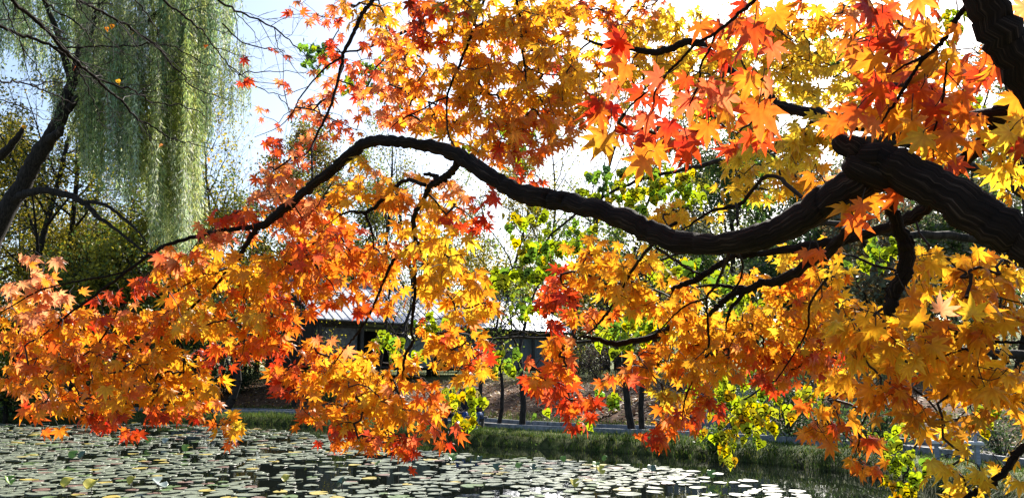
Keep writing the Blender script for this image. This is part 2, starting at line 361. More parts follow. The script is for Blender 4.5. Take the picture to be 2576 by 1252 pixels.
# ------------------------------------------------------------------ lily pads
def padmat(name, c1, c2, rough):
    m, n, l, b = mat(name, None, rough, .5)
    oi = n.new('ShaderNodeObjectInfo'); tc = n.new('ShaderNodeTexCoord'); nz = n.new('ShaderNodeTexNoise'); nz.inputs['Scale'].default_value = 9; nz.inputs['Detail'].default_value = 4
    ad = n.new('ShaderNodeVectorMath'); l.new(tc.outputs['Object'], ad.inputs[0]); l.new(oi.outputs['Location'], ad.inputs[1]); l.new(ad.outputs[0], nz.inputs[0])
    cr = n.new('ShaderNodeValToRGB'); cr.color_ramp.elements[0].position = .3; cr.color_ramp.elements[1].position = .7
    cr.color_ramp.elements[0].color = (*c1, 1); cr.color_ramp.elements[1].color = (*c2, 1); l.new(nz.outputs['Fac'], cr.inputs[0]); l.new(cr.outputs[0], b.inputs['Base Color'])
    bp = n.new('ShaderNodeBump'); bp.inputs['Strength'].default_value = .25; bp.inputs['Distance'].default_value = .01; l.new(nz.outputs['Fac'], bp.inputs['Height']); l.new(bp.outputs[0], b.inputs['Normal'])
    return m
PADM = [padmat('pad_pale', (.13, .15, .10), (.25, .27, .19), .36), padmat('pad_green', (.07, .12, .035), (.16, .22, .08), .38), padmat('pad_yellow', (.34, .25, .04), (.42, .34, .07), .45), padmat('pad_brown', (.10, .05, .035), (.20, .11, .07), .5)]
def pad_geo(seed, r=1.0, curl=0.0):
    g = np.random.default_rng(seed); n = 20; gap = R(g.uniform(8, 22)); a = np.linspace(gap, 2 * math.pi - gap, n); ph = g.uniform(0, 6.28, 3)
    rim = 1 + .05 * np.sin(3 * a + ph[0]) + .03 * np.sin(5 * a + ph[1])
    V = [(0, 0, 0)]
    for k, q in enumerate((.55, .93, 1.0)):
        z = [.0, .0015, .004][k] * (1 + 1.4 * np.sin(2 * a + ph[2])) + curl * q * q * np.clip(np.sin(a + ph[0]), 0, 1) ** 2
        V += list(np.stack([np.cos(a) * rim * q, np.sin(a) * rim * q, z], 1))
    V = np.array(V); i = np.arange(n - 1)
    T = np.stack([np.zeros(n - 1, int), 1 + i, 2 + i], 1); Q = np.concatenate([np.stack([1 + k * n + i, 1 + k * n + i + n, 2 + k * n + i + n, 2 + k * n + i], 1) for k in (0, 1)])
    V2 = V.copy(); V2[:, 2] -= .012; m = len(V)                       # underside and edge give it thickness
    e = 1 + 2 * n + i; E = np.stack([e, e + m, e + 1 + m, e + 1], 1)
    return np.vstack([V, V2]) * np.array([r, r, 1]), [np.vstack([T, T[:, ::-1] + m]), np.vstack([Q, Q[:, ::-1] + m, E])]
PADG = [pad_geo(s, 1, c) for s, c in zip(range(8), (0, 0, 0, 0, 0, 0, 0, 0))]
# positions: dart throwing over the water that the view can see
pts = []; grid = {}
def tryput(x, y, r, mind):
    cx, cy = int(x / .5), int(y / .5)
    for dx in (-1, 0, 1):
        for dy in (-1, 0, 1):
            for (a, b, q) in grid.get((cx + dx, cy + dy), ()):
                if (a - x) ** 2 + (b - y) ** 2 < (mind * (r + q)) ** 2: return
    grid.setdefault((cx, cy), []).append((x, y, r)); pts.append((x, y, r))
n_try = 30000
cy_ = 1 / rng.uniform(1 / 40.0, 1 / 11.5, n_try); cx_ = (rng.uniform(-140, 2400, n_try) - CX) / FOC * cy_
sd_ = sdist(cx_, cy_)
dens = .5 + .5 * np.sin(.55 * cx_ + .8) * np.sin(.42 * cy_ + .3) + .35 * np.sin(1.7 * cx_ - .9 * cy_)
px_ = CX + cx_ / cy_ * FOC; py_ = 960 + 2 / cy_ * FOC
for x, y, s, dn, px, py in zip(cx_, cy_, sd_, dens, px_, py_):
    edge = 2.6 if px < 900 else 3.7
    if s > -edge * rng.uniform(.7, 1.1): continue
    open_ = (1060 < px < 1900 and py > 1205)                       # more open water in the lower middle
    if 420 < px < 1060 and py > 1150: open_ = rng.random() < .55
    if open_ and rng.random() < .62 + .2 * (1 - dn): continue
    if dn < .46 and rng.random() < .85: continue
    tryput(x, y, rng.uniform(.10, .185) if rng.random() < .8 else rng.uniform(.17, .24), .80 if not open_ else .98)
pts = np.array(pts); sz = pts[:, 2] / pts[:, 1] ** 1.5
inv = (np.abs(CX + pts[:, 0] / pts[:, 1] * FOC - CX) < 1300) & (960 + 2 / pts[:, 1] * FOC < 1262)
order = np.argsort(-np.where(inv, sz, sz * 1e-3)); kinds = rng.choice(4, len(pts), p=[.80, .09, .05, .06])
PADME = {}
def pad_obj(k, g):
    if (k, g) not in PADME:
        o = mesh_np('lily_pad', PADG[g][0] * np.array([1, 1, 1]), PADG[g][1], PADM[k], None, None, True); me = o.data; bpy.data.objects.remove(o); PADME[(k, g)] = me
    o = bpy.data.objects.new('lily_pad', PADME[(k, g)]); COL.objects.link(o); return o
look = ['flat pale grey green lily pad', 'flat darker green lily pad', 'yellow dying lily pad', 'brown dying lily pad']
def where(px, py):
    row = 'at the near edge of the picture' if py > 1215 else 'in the middle of the pad field' if py > 1150 else 'far out near the bank'
    col = 'on the left' if px < 640 else 'left of centre' if px < 1200 else 'right of centre' if px < 1800 else 'on the right'
    return col + ' ' + row
rest = MB(); NIND = 285
for r_, i in enumerate(order):
    x, y, r = pts[i]; k = kinds[i]; g = int(rng.integers(0, 8)); a = rng.uniform(0, 6.28); tz = rng.uniform(.008, .02)
    if r_ < NIND:
        o = pad_obj(k, g); o.location = (x, y, tz); o.rotation_euler = (rng.normal(0, .02), rng.normal(0, .02), a); o.scale = (r, r * rng.uniform(.85, 1), rng.uniform(.5, 1))
        w = where(CX + x / y * FOC, 960 + 2 / y * FOC); tag(o, look[k] + ' ' + w, 'lily pad', 'lily pads: ' + look[k] + 's ' + w)
    else:
        v, f = PADG[g]; c, s = math.cos(a), math.sin(a); q = np.stack([(v[:, 0] * c - v[:, 1] * s) * r, (v[:, 0] * s + v[:, 1] * c) * r, v[:, 2] * .7], 1) + [x, y, tz]
        n0 = rest.n; rest.V.append(q); rest.n += len(q); rest.C.append(np.ones((len(q), 3)))
        for ff in f: rest.F.setdefault(ff.shape[1], []).append(ff + n0)
        rest.M = getattr(rest, 'M', []) + [(k, [len(ff) for ff in f])]
o = rest.build('lily_pads', PADM[0], None, True); tag(o, kind='stuff')
for mm in PADM[1:]: o.data.materials.append(mm)
mi = np.concatenate([np.concatenate([np.full(t[1][j], t[0]) for t in rest.M]) for j in (0, 1)]); o.data.polygons.foreach_set('material_index', mi.astype(np.int32))
# leaves that stand out of the water
RAISED = [(1140, 1166, .17, 'g', 'round bright green'), (1306, 1186, .13, 'g', 'folded green'), (1341, 1190, .12, 'd', 'dark upright'), (1417, 1168, .11, 'g', 'small yellow green'), (1500, 1185, .13, 'g', 'flat tilted green'), (1511, 1199, .15, 'y', 'yellow half rolled'),
          (1445, 1236, .13, 'y', 'yellow crumpled'), (1522, 1166, .11, 'g', 'pointed green'), (1207, 1167, .1, 'd', 'dull blue green'), (183, 1158, .17, 'g', 'left one of two folded green'), (206, 1158, .16, 'd', 'right one of two folded green'), (375, 1121, .16, 'g', 'dark green tented'),
          (417, 1121, .17, 'b', 'pale bluish turned up'), (466, 1140, .15, 'g', 'dark green curled'), (169, 1236, .17, 'y', 'yellow green folded'), (228, 1242, .18, 'y', 'olive rolled'), (397, 1240, .22, 'b', 'broad bluish domed'), (20, 1228, .14, 'g', 'green curled'), (330, 1228, .12, 'y', 'small yellow upright'), (950, 1180, .12, 'g', 'shaded green upright'), (1250, 1190, .12, 'd', 'dull brown curled'), (1640, 1196, .14, 'd', 'bluish tilted'), (1790, 1210, .13, 'g', 'green tilted'), (720, 1222, .13, 'y', 'yellow curled'), (860, 1236, .16, 'd', 'big grey green tilted')]
RM = {'g': padmat('raised_green', (.10, .20, .02), (.22, .34, .04), .4), 'd': padmat('raised_dull', (.05, .09, .05), (.10, .15, .09), .4), 'y': padmat('raised_yellow', (.42, .36, .02), (.5, .42, .05), .45), 'b': padmat('raised_blue', (.17, .22, .19), (.27, .31, .28), .3)}
for j, (x, y, r, c, ds) in enumerate(RAISED):
    q = G(x, y, 0.0); t = thing('raised_lily_leaf', ds + ' lily leaf standing above the flat pads', 'lily leaf', (q[0], q[1], 0), 0, 'lily leaves raised out of the water')
    r *= .7; v, f = pad_geo(50 + j, r, 0); a = rng.uniform(0, 6.28); fold = rng.uniform(.25, .8); v = v.copy()
    v[:, 2] += np.abs(v[:, 0]) * fold + .15 * r * np.sin(v[:, 1] / r * 2)
    tl = rng.uniform(.4, .9) if ds.split()[0] not in ('broad', 'flat') else .35; yy = v[:, 1] * math.cos(tl) - v[:, 2] * math.sin(tl); zz = v[:, 1] * math.sin(tl) + v[:, 2] * math.cos(tl)
    az = rng.normal(0, .6); v = np.stack([v[:, 0] * math.cos(az) - yy * math.sin(az), v[:, 0] * math.sin(az) + yy * math.cos(az), zz], 1) + [q[0], q[1], .1 + r * .5]
    mesh_np('blade', v, f, RM[c], t); sb = MB(); sb.tube([(q[0], q[1], -.2), (q[0] + .01, q[1], -.0), (q[0], q[1], .1 + r * .5)], .008, 6); sb.build('stalk', M_TWIG, t, True)
# ------------------------------------------------------------------ the long barn
A_, B_ = W(795, 900, 50), W(1420, 930, 64); ax = (B_ - A_)[:2]; HL = float(np.linalg.norm(ax)); HRZ = math.atan2(ax[1], ax[0]); HZ = 2.95
barn = thing('barn', 'long low dark timber barn with a pale metal roof across the pond', 'barn', (A_[0], A_[1], HZ), HRZ)
def hb(name, mt, *boxes, parent=barn):
    m_ = MB()
    for c, e, *rx in boxes: m_.box(c, e, 0, None, *(rx or [0]))
    return m_.build(name, mt, parent, loc=(0, 0, 0))
M_WOOD = noisy('dark_timber', (.03, .027, .026), (.09, .08, .075), 6, .85, .4, (6, 6, .4))
M_WOODG = noisy('grey_boards', (.10, .11, .12), (.22, .24, .27), 5, .85, .4, (9, 9, .3))
M_STONE = noisy('grey_render', (.09, .09, .09), (.2, .2, .2), 4, .95, .4)
M_DOOR = noisy('pale_door', (.15, .18, .16), (.24, .27, .25), 3, .7, .2, (4, 4, .5))
m, n, l, b = mat('roof_metal', (.33, .36, .43), .45, .5); b.inputs['Metallic'].default_value = .25
M_ROOF = m
EH = 2.95                                       # eave height above the floor
hb('wall', M_WOOD, ((HL / 2, 7.6, EH / 2), (HL, .2, EH)), ((.1, 4, EH / 2), (.2, 7, EH)), ((HL - .1, 4, EH / 2), (.2, 7, EH)), ((HL / 2, 3.6, .03), (HL - .3, 7, .1)))
hb('front_wall', M_STONE, ((1.6, .62, EH / 2), (3.2, .24, EH)))
hb('front_wall', M_WOODG, *[((11.2 + .26 * k, .62 + .012 * (k % 3), EH / 2 - .1), (.245, .06, EH - .3)) for k in range(int((HL - 11.4) / .26))])
hb('door', M_DOOR, ((6.65, .7, 1.1), (1.5, .08, 2.2)), ((6.65, .65, .5), (1.3, .03, .08)), ((6.65, .65, 1.7), (1.3, .03, .08)))
hb('door', M_DOOR, ((8.4, .68, 1.1), (1.9, .08, 2.2)), ((8.4, .63, .5), (1.7, .03, .08)), ((8.4, .63, 1.7), (1.7, .03, .08)))
for k in range(8): hb('post', M_WOOD, ((.25 + k * (HL - .5) / 7, .1, EH / 2), (.2, .2, EH)), ((.25 + k * (HL - .5) / 7, .1, .1), (.32, .32, .2)))
hb('fascia', M_WOOD, ((HL / 2, -.42, EH + .02), (HL + 1, .06, .26)), ((HL / 2, .1, EH + .03), (HL, .18, .18)), ((HL / 2, .35, EH - .3), (HL * .98, .1, .12)))
rs = math.atan2(2.7, 4.4); rl = math.hypot(4.9, 3.0)
m_ = MB(); m_.box((HL / 2, 1.75, EH + 1.52), (HL + 1.2, rl, .09), 0, None, rs); m_.box((HL / 2, 6.2, EH + 1.52), (HL + 1.2, rl, .09), 0, None, -rs)
for k in range(int((HL + 1) / .6)):
    m_.box((-.4 + k * .6, 1.75, EH + 1.585), (.05, rl, .05), 0, None, rs)
m_.box((HL / 2, 3.98, EH + 3.06), (HL + 1.2, .4, .1)); m_.build('roof', M_ROOF, barn, loc=(0, 0, 0))

# ------------------------------------------------------------------ plank fence, benches, sign
def place(x, y, z=0):
    """where the ground shows at this spot of the photograph"""
    d = np.linspace(11, 75, 900); q = W(np.full(900, x), np.full(900, y), d); h = height(q[:, 0], q[:, 1]); k = np.where((q[:, 2] <= h) & (h > .2))[0]
    i = k[0] if len(k) else 500; return q[i, 0], q[i, 1], float(h[i])
def put_local(name, mt, parent, boxes, bevel=0):
    m_ = MB()
    for c, e, *r in boxes: m_.box(c, e, *(r or [0]))
    return m_.build(name, mt, parent, loc=(0, 0, 0))
c = W(1790, 960, 27); t = thing('board_fence', 'short fence of upright weathered grey boards behind the yellow green leaves', 'fence', (c[0], c[1], gz(c[0], c[1])), -.2)
put_local('boards', M_WOODG, t, [((-1.5 + .2 * k, .02 * (k % 2), .62 + .05 * math.sin(k * 2.1)), (.17, .035, 1.25)) for k in range(17)])
put_local('rail', M_WOOD, t, [((0.1, .07, .35), (3.5, .06, .1)), ((0.1, .07, .95), (3.5, .06, .1))])
for sx in (-1.6, 1.8): put_local('post', M_WOOD, t, [((sx, .13, .65), (.12, .12, 1.4))])
M_BENCH = noisy('bench_wood', (.13, .15, .2), (.26, .29, .36), 6, .7, .3, (.5, 6, 6), .4)
M_BENCHL = noisy('bench_seat_pale', (.42, .42, .42), (.6, .6, .6), 6, .6, .3, (.5, 6, 6), .4)
def bench(label, x, y, z, w, rz, mt, mseat, h=.43):
    q = place(x, y, z); t = thing('park_bench', label, 'bench', q, rz)
    put_local('seat', mseat, t, [((0, -.17, h), (w, .13, .045)), ((0, -.02, h), (w, .13, .045)), ((0, .13, h), (w, .13, .045))])
    put_local('backrest', mt, t, [((0, .27, h + .2), (w, .04, .12)), ((0, .29, h + .38), (w, .04, .14))])
    for s in (-1, 1):
        put_local('leg', mt, t, [((s * (w / 2 - .12), -.17, h / 2 - .03), (.07, .07, h + .02))]); put_local('leg', mt, t, [((s * (w / 2 - .12), .25, h / 2 + .2), (.07, .06, h + .48))])
        put_local('armrest', mt, t, [((s * (w / 2 - .12), .02, h + .2), (.06, .42, .05))])
    return t
bench('blue grey bench half hidden by orange leaves on the far left bank', 490, 1030, .7, 2.4, .35, M_BENCH, M_BENCH)
bench('bench with a pale seat and dark back on the right bank', 2410, 1168, .56, .95, -.45, M_BENCH, M_BENCHL)
q = place(540, 1022, .7); t = thing('sign', 'small blue grey sign board on a pale post', 'sign', q, -.1)
put_local('post', M_BENCHL, t, [((0, 0, .42), (.06, .06, .9))]); put_local('board', M_BENCH, t, [((0, -.05, .98), (.3, .03, .26))])

# ------------------------------------------------------------------ people sitting on the far bank
M_SKIN, _n, _l, b = mat('skin', (.46, .27, .19), .5, .4); M_HAIR = noisy('hair', (.012, .009, .008), (.05, .03, .02), 60, .5, .3)
def cloth(nm, c): return noisy(nm, tuple(.75 * v for v in c), tuple(min(1, 1.2 * v) for v in c), 25, .9, .25)
def skin(name, verts, edges, rad, mt, parent, lev=2):
    me = bpy.data.meshes.new(name); me.from_pydata([tuple(v) for v in verts], edges, []); o = bpy.data.objects.new(name, me); link(o, parent)
    md = o.modifiers.new('Skin', 'SKIN'); md.use_smooth_shade = True
    sv = me.skin_vertices[0].data
    for i, r in enumerate(rad): sv[i].radius = (r, r) if np.isscalar(r) else r; sv[i].use_root = (i == 0)
    sb = o.modifiers.new('Subdivision', 'SUBSURF'); sb.levels = sb.render_levels = lev; me.materials.append(mt); return o
def chain(V, E, Rr, start, pts):
    p = start
    for v, r in pts: V.append(v); Rr.append(r); E.append((p, len(V) - 1)); p = len(V) - 1
    return p
def person(label, x, y, z, rz, jacket, trousers, hair, lean=0.1, knees=.12, hands='knees', headturn=0.0, shoes=(.5, .5, .5)):
    q = place(x, y, z); t = thing('person', label, 'person', q, rz, 'people sitting on the far bank')
    H = .44; hip = np.array([0, 0.12, H + .08]); sh = hip + np.array([0, .02 - lean, .46]); neck = sh + np.array([0, -.02, .09]); head = neck + np.array([0, -.03, .1])
    V, E, Rr = [hip], [], [(.15, .11)]
    chest = chain(V, E, Rr, 0, [(hip + (sh - hip) * .45, (.14, .105)), (hip + (sh - hip) * .85, (.155, .11))])
    nk = chain(V, E, Rr, chest, [(neck - [0, 0, .02], .058), (neck + [0, -.012, .03], .055), (head, (.078, .088)), (head + [0, -.005, .09], (.082, .09)), (head + [0, .005, .155], (.05, .055))])
    hand_roots = []
    JV, JE, JR = [hip + [0, 0, .02], hip + (sh - hip) * .45, hip + (sh - hip) * .88, neck - [0, 0, .02]], [(0, 1), (1, 2), (2, 3)], [(.175, .135), (.165, .13), (.175, .13), (.075, .075)]
    TV, TE, TR = [hip], [], [(.17, .13)]
    for s in (-1, 1):
        shp = sh + np.array([s * .17, 0, -.03]); kn = np.array([s * knees, -.36, H + .1])
        el = shp + np.array([s * .08, -.06, -.27]); wr = kn + np.array([-s * .02, .06, .09]) if hands == 'knees' else np.array([s * .03, -.2, H + .3])
        a = chain(V, E, Rr, chest, [(shp, .062), (shp + (el - shp) * .5, .047), (el, .041), (el + (wr - el) * .5, .037), (wr, .027)])
        d = unit(wr - el); pm = wr + d * .05; chain(V, E, Rr, a, [(pm, (.033, .018))]); pa_ = len(V) - 1
        lat = np.array([s * 1.0, 0, 0]) * .02; dn = np.array([0, -.2, -.9])
        for f, ln in zip((-1.2, -.4, .4, 1.2), (.066, .08, .085, .068)):
            b0 = pm + d * .035 + lat * f; chain(V, E, Rr, pa_, [(b0, .0105), (b0 + d * ln * .45 + dn * .008, .0095), (b0 + d * ln * .7 + dn * ln * .45, .008)])
        b0 = pm - lat * 1.5 - d * .01; chain(V, E, Rr, pa_, [(b0, .011), (b0 - lat * .5 + d * .035, .0095)])
        chain(JV, JE, JR, 2, [(shp, .085), (shp + (el - shp) * .5, .068), (el, .06), (el + (wr - el) * .55, .052), (wr - d * .01, .042)])
        hp = hip + np.array([s * .09, -.02, -.01]); an = np.array([s * (knees - .01), -.36, .09]); 
        chain(V, E, Rr, 0, [(hp, .085), (hp + (kn - hp) * .55, .072), (kn - [0, 0, .03], .056), (kn + (an - kn) * .4, .052), (an, .036), (an + [0, -.06, -.045], .032), (an + [0, -.13, -.06], .024)])
        chain(TV, TE, TR, 0, [(hp, .10), (hp + (kn - hp) * .55, .088), (kn - [0, 0, .03], .074), (kn + (an - kn) * .45, .068), (an + [0, 0, .03], .058)])
        sv_, se_, sr_ = [an + [0, .02, -.03]], [], [(.05, .045)]; chain(sv_, se_, sr_, 0, [(an + [0, -.07, -.05], .046), (an + [0, -.16, -.062], .036)]); skin('shoe', sv_, se_, sr_, cloth('shoe', shoes), t)
    body = skin('body', V, E, Rr, M_SKIN, t)
    fv, fe, fr = [head + [0, -.085, .03]], [], [.012]; chain(fv, fe, fr, 0, [(head + [0, -.098, .01], .015), (head + [0, -.09, -.005], .01)]); nose = skin('nose', fv, fe, fr, M_SKIN, body, 1)
    m_ = MB()
    for s in (-1, 1): m_.tube([head + [s * .03 - .012, -.083, .045], head + [s * .03 + .012, -.083, .045]], .009, 6)
    m_.tube([head + [-.024, -.083, -.03], head + [.024, -.083, -.03]], .005, 6); m_.build('face_features', M_HAIR, body, True, loc=(0, 0, 0))
    skin('jacket', JV, JE, JR, cloth('jacket', jacket), t); skin('trousers', TV, TE, TR, cloth('trousers', trousers), t)
    hv, he, hr = [head + [0, .03, .1]], [], [(.098, .1)]; chain(hv, he, hr, 0, [(head + [0, .045, .02], (.092, .085)), (head + [0, .05, -.06 if hair == 'short' else -.2], (.07, .05))]); chain(hv, he, hr, 0, [(head + [0, -.03, .14], (.085, .06))]); skin('hair', hv, he, hr, M_HAIR, t)
    return t
person('left person in dark clothes sitting on the far bank, half hidden by leaves', 1128, 1078, .56, .15, (.02, .02, .024), (.03, .03, .04), 'short', .12)
person('middle person in a dark jacket and blue jeans sitting on the far bank', 1163, 1078, .56, -.1, (.022, .022, .035), (.025, .075, .28), 'long', .16)
person('right person with brown hair, light jacket and white shoes on the far bank', 1200, 1079, .56, -.2, (.07, .045, .035), (.05, .09, .2), 'long', .2, .1, 'lap', 0, (.75, .75, .75))
q = place(1164, 1078, .56); t = thing('plank_seat', 'low dark plank seat under the three sitting people', 'bench', q, -.05)
put_local('seat', M_WOOD, t, [((0, .14, .405), (1.75, .34, .05))])
for s in (-1, 1): put_local('leg', M_WOOD, t, [((s * .7, .14, .19), (.09, .3, .39))])

# ------------------------------------------------------------------ trees of the far bank
def grow(base, H, r0, g, levels=3, lean=(0, 0), spread=.8, nb=9, first=.3, up=.25, wig=.13, ratio=.55):
    segs, tips = [], []
    def branch(p, d, L, r, lev):
        k = 7 if lev == 0 else 5 if lev == 1 else 4; st = L / k; P = [p]; Rs = [r]
        for i in range(k):
            d = unit(d + g.normal(0, wig * (1 if lev == 0 else 1.6), 3) + np.array([0, 0, up * (.2 if lev == 0 else .45) * (1 if lev < 3 else -.3)]) * .5)
            p = p + d * st; P.append(p); Rs.append(max(.004, r * (1 - .8 * (i + 1) / k)))
            segs.append((P[-2], P[-1], Rs[-2], Rs[-1]))
        P = np.array(P)
        if lev >= levels - 1: tips.extend(P[1:])
        if lev < levels:
            n_ = nb if lev == 0 else max(3, int(nb * (.62 if lev == 1 else .45)))
            for j in range(n_):
                f = first + (1 - first) * (j + g.uniform(.1, .9)) / n_ if lev == 0 else .15 + .85 * (j + g.uniform(0, 1)) / n_
                u = min(k - 1e-3, f * k); i = int(u); q = P[i] + (P[i + 1] - P[i]) * (u - i); dd = unit(P[i + 1] - P[i])
                pe = unit(np.cross(dd, g.normal(0, 1, 3))); nd = unit(dd * (1 - spread * .55) + pe * spread + np.array([0, 0, up * .3]))
                branch(q, nd, L * ratio * g.uniform(.6, 1.15) * (1 - .45 * f if lev == 0 else 1), max(.005, Rs[i] * .5), lev + 1)
    branch(np.array(base, float), unit(np.array([lean[0], lean[1], 1.0])), H, r0, 0)
    return segs, np.array(tips)
def leafcloud(tips, n, size, cols, g, fuzz, hang=0.0, aspect=.65, jit=.22, clump=.5):
    w = np.repeat(np.exp(g.normal(0, 1.0, len(tips) // 6 + 1)), 6)[:len(tips)]; k = tips[g.choice(len(tips), n, p=w / w.sum())] + g.normal(0, fuzz, (n, 3)); s = size * g.uniform(.6, 1.35, n)[:, None]
    u = unit(g.normal(0, 1, (n, 3)) + np.array([0, 0, -1.0]) * hang) * s; v = unit(np.cross(u, g.normal(0, 1, (n, 3)))) * s * aspect * .5
    V = np.stack([k, k + u * .5 - v, k + u, k + u * .5 + v], 1).reshape(-1, 3)
    c = np.array(cols)[g.integers(0, len(cols), n)] * g.normal(1, jit, (n, 1)); return V, np.arange(n)[:, None] * 4 + np.arange(4)[None], np.repeat(np.clip(c, .004, .9), 4, 0)
OLV = [(.20, .19, .03), (.30, .26, .03), (.14, .15, .03), (.38, .32, .04)]; YEL = [(.50, .36, .04), (.40, .32, .05), (.55, .42, .06)]; GRN = [(.07, .12, .03), (.10, .16, .04), (.13, .19, .05)]; LIM = [(.24, .32, .05), (.30, .36, .06), (.18, .26, .05)]
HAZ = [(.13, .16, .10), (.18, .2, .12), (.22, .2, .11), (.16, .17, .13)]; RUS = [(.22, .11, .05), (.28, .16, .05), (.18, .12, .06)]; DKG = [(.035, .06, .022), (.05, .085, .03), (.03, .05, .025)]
def tree(name, label, x, d, H, r0, leaf=None, nleaf=0, seed=1, base_y=None, size=.16, fuzz=.35, group=None, sink=.15, cat='tree', wood=M_TRUNK, **kw):
    g = np.random.default_rng(seed); p = W(x, 960, d); z = gz(p[0], p[1]); t = thing(name, label, cat, (p[0], p[1], z), 0, group)
    segs, tips = grow((p[0], p[1], z - sink), H, r0, g, **kw); S_ = [np.array(a) for a in zip(*segs)]; big = S_[2] > max(.03, r0 * .22)
    for nm_, sel, sides in (('trunk', big, 8), ('twig', ~big, 4)):
        if sel.any(): m_ = MB(); m_.segs(S_[0][sel], S_[1][sel], S_[2][sel], S_[3][sel], sides); m_.build(nm_, wood, t, True)
    if nleaf:
        V, F, C = leafcloud(tips, nleaf, size, leaf, g, fuzz); mesh_np('crown', V, F, M_FOL, t, C, False)
    return t
TG = 'trees across the pond'
BK = [ # name, label, x, depth, height, radius, leaves, count, extra
 ('bank_tree', 'twin trunked dark tree on the leafy slope, left trunk of the pair', 1590, 25.2, 7.2, .13, OLV, 500, dict(first=.3, nb=7, lean=(-.02, .03))),
 ('bank_tree', 'twin trunked dark tree on the leafy slope, slimmer right trunk of the pair', 1612, 25.0, 7, .10, OLV, 400, dict(first=.3, nb=6, lean=(.05, .05))),
 ('bank_tree', 'straight dark trunk beside the plank kerb left of the red clump', 1312, 27.5, 7, .12, LIM, 500, dict(first=.35, nb=7)),
 ('bank_tree', 'thin dark trunk on the leaf covered slope above the kerb', 1254, 31, 5.5, .09, LIM, 350, dict(first=.35, nb=6, lean=(.06, 0))),
 ('bank_tree', 'thin dark trunk behind the sitting people', 1205, 30, 6, .1, OLV, 350, dict(first=.4, nb=6, lean=(-.04, 0))),
 ('bank_tree', 'forked bare tree standing before the barn door', 1000, 36, 8, .13, OLV, 300, dict(first=.22, nb=7, lean=(.03, 0), spread=.55)),
 ('bank_tree', 'thin stem left of the forked tree before the barn', 985, 37, 7, .07, OLV, 200, dict(first=.4, nb=6)),
 ('bank_tree', 'stout grey trunk at the open bay of the barn', 937, 44, 8, .17, OLV, 500, dict(first=.4, nb=7, lean=(.05, 0))),
 ('bank_tree', 'dark crooked tree leaning over the shaded slope on the left', 565, 43, 7, .24, OLV, 1200, dict(first=.25, nb=8, lean=(.22, 0), wig=.2)),
 ('bank_tree', 'sparse dark tree between the left spray and the barn', 740, 46, 9, .15, OLV, 1500, dict(first=.25, nb=8)),
]
for i, (nm_, lb, x, d, H, r, lf, nl, kw) in enumerate(BK): tree(nm_, lb, x, d, H, r, lf, nl, 100 + i, size=.12, fuzz=.22, group=TG, levels=3, up=.35, **kw)
TH = [ # thicket on the left
 ('thicket_tree', 'yellowing tree at the far left edge behind the willow trunk', -40, 52, 17, .25, YEL + OLV, 7000),
 ('thicket_tree', 'tallest tangled tree in the upper left corner behind the willow trunk', 15, 50, 26, .3, OLV + DKG + YEL[:1], 5200),
 ('thicket_tree', 'tall tangled tree between the willow trunk and the willow curtain', 115, 54, 25, .3, OLV + DKG, 4200),
 ('thicket_tree', 'tall tree behind the middle of the willow curtain', 330, 56, 22, .3, OLV + GRN, 4200),
 ('thicket_tree', 'tall dark straight tree left of the willow curtain', 178, 46, 16, .26, OLV + GRN, 3800),
 ('thicket_tree', 'tangled olive tree under the arching willow bough', 90, 50, 13, .2, OLV + YEL, 5500),
 ('thicket_tree', 'dark twiggy tree under the middle of the willow bough', 262, 47, 11, .16, OLV, 3600),
 ('thicket_tree', 'twiggy tree with lime leaves at the end of the willow bough', 395, 50, 11, .16, LIM + OLV, 5200),
 ('thicket_tree', 'dark twiggy tree behind the tip of the willow curtain', 480, 55, 12, .18, OLV + YEL, 4500),
 ('thicket_tree', 'low olive tree at the far left shore', 25, 44, 8, .13, OLV + LIM, 4200),
 ('thicket_tree', 'low dark tree above the rosy leaves', 150, 44, 7.5, .13, OLV + GRN, 4200),
 ('thicket_tree', 'low dark tree in the shade left of the crooked tree', 320, 45, 7, .13, GRN + OLV, 4200),
 ('thicket_tree', 'lime leaved low tree beyond the scarlet fringe', 440, 58, 9, .13, LIM, 5200),
 ('thicket_tree', 'dark young tree behind the left bench', 470, 47, 6, .1, DKG + GRN, 3600)]
for i, (nm_, lb, x, d, H, r, lf, nl) in enumerate(TH): tree(nm_, lb, x, d, H, r, lf, int(nl * 2.2), 200 + i, size=.2, fuzz=.28, group='thicket on the left bank', levels=3, nb=14 if H < 20 else 20, first=.12, spread=.85, up=.22, wig=.18 if H < 20 else .07, ratio=.5 if H < 20 else .36)
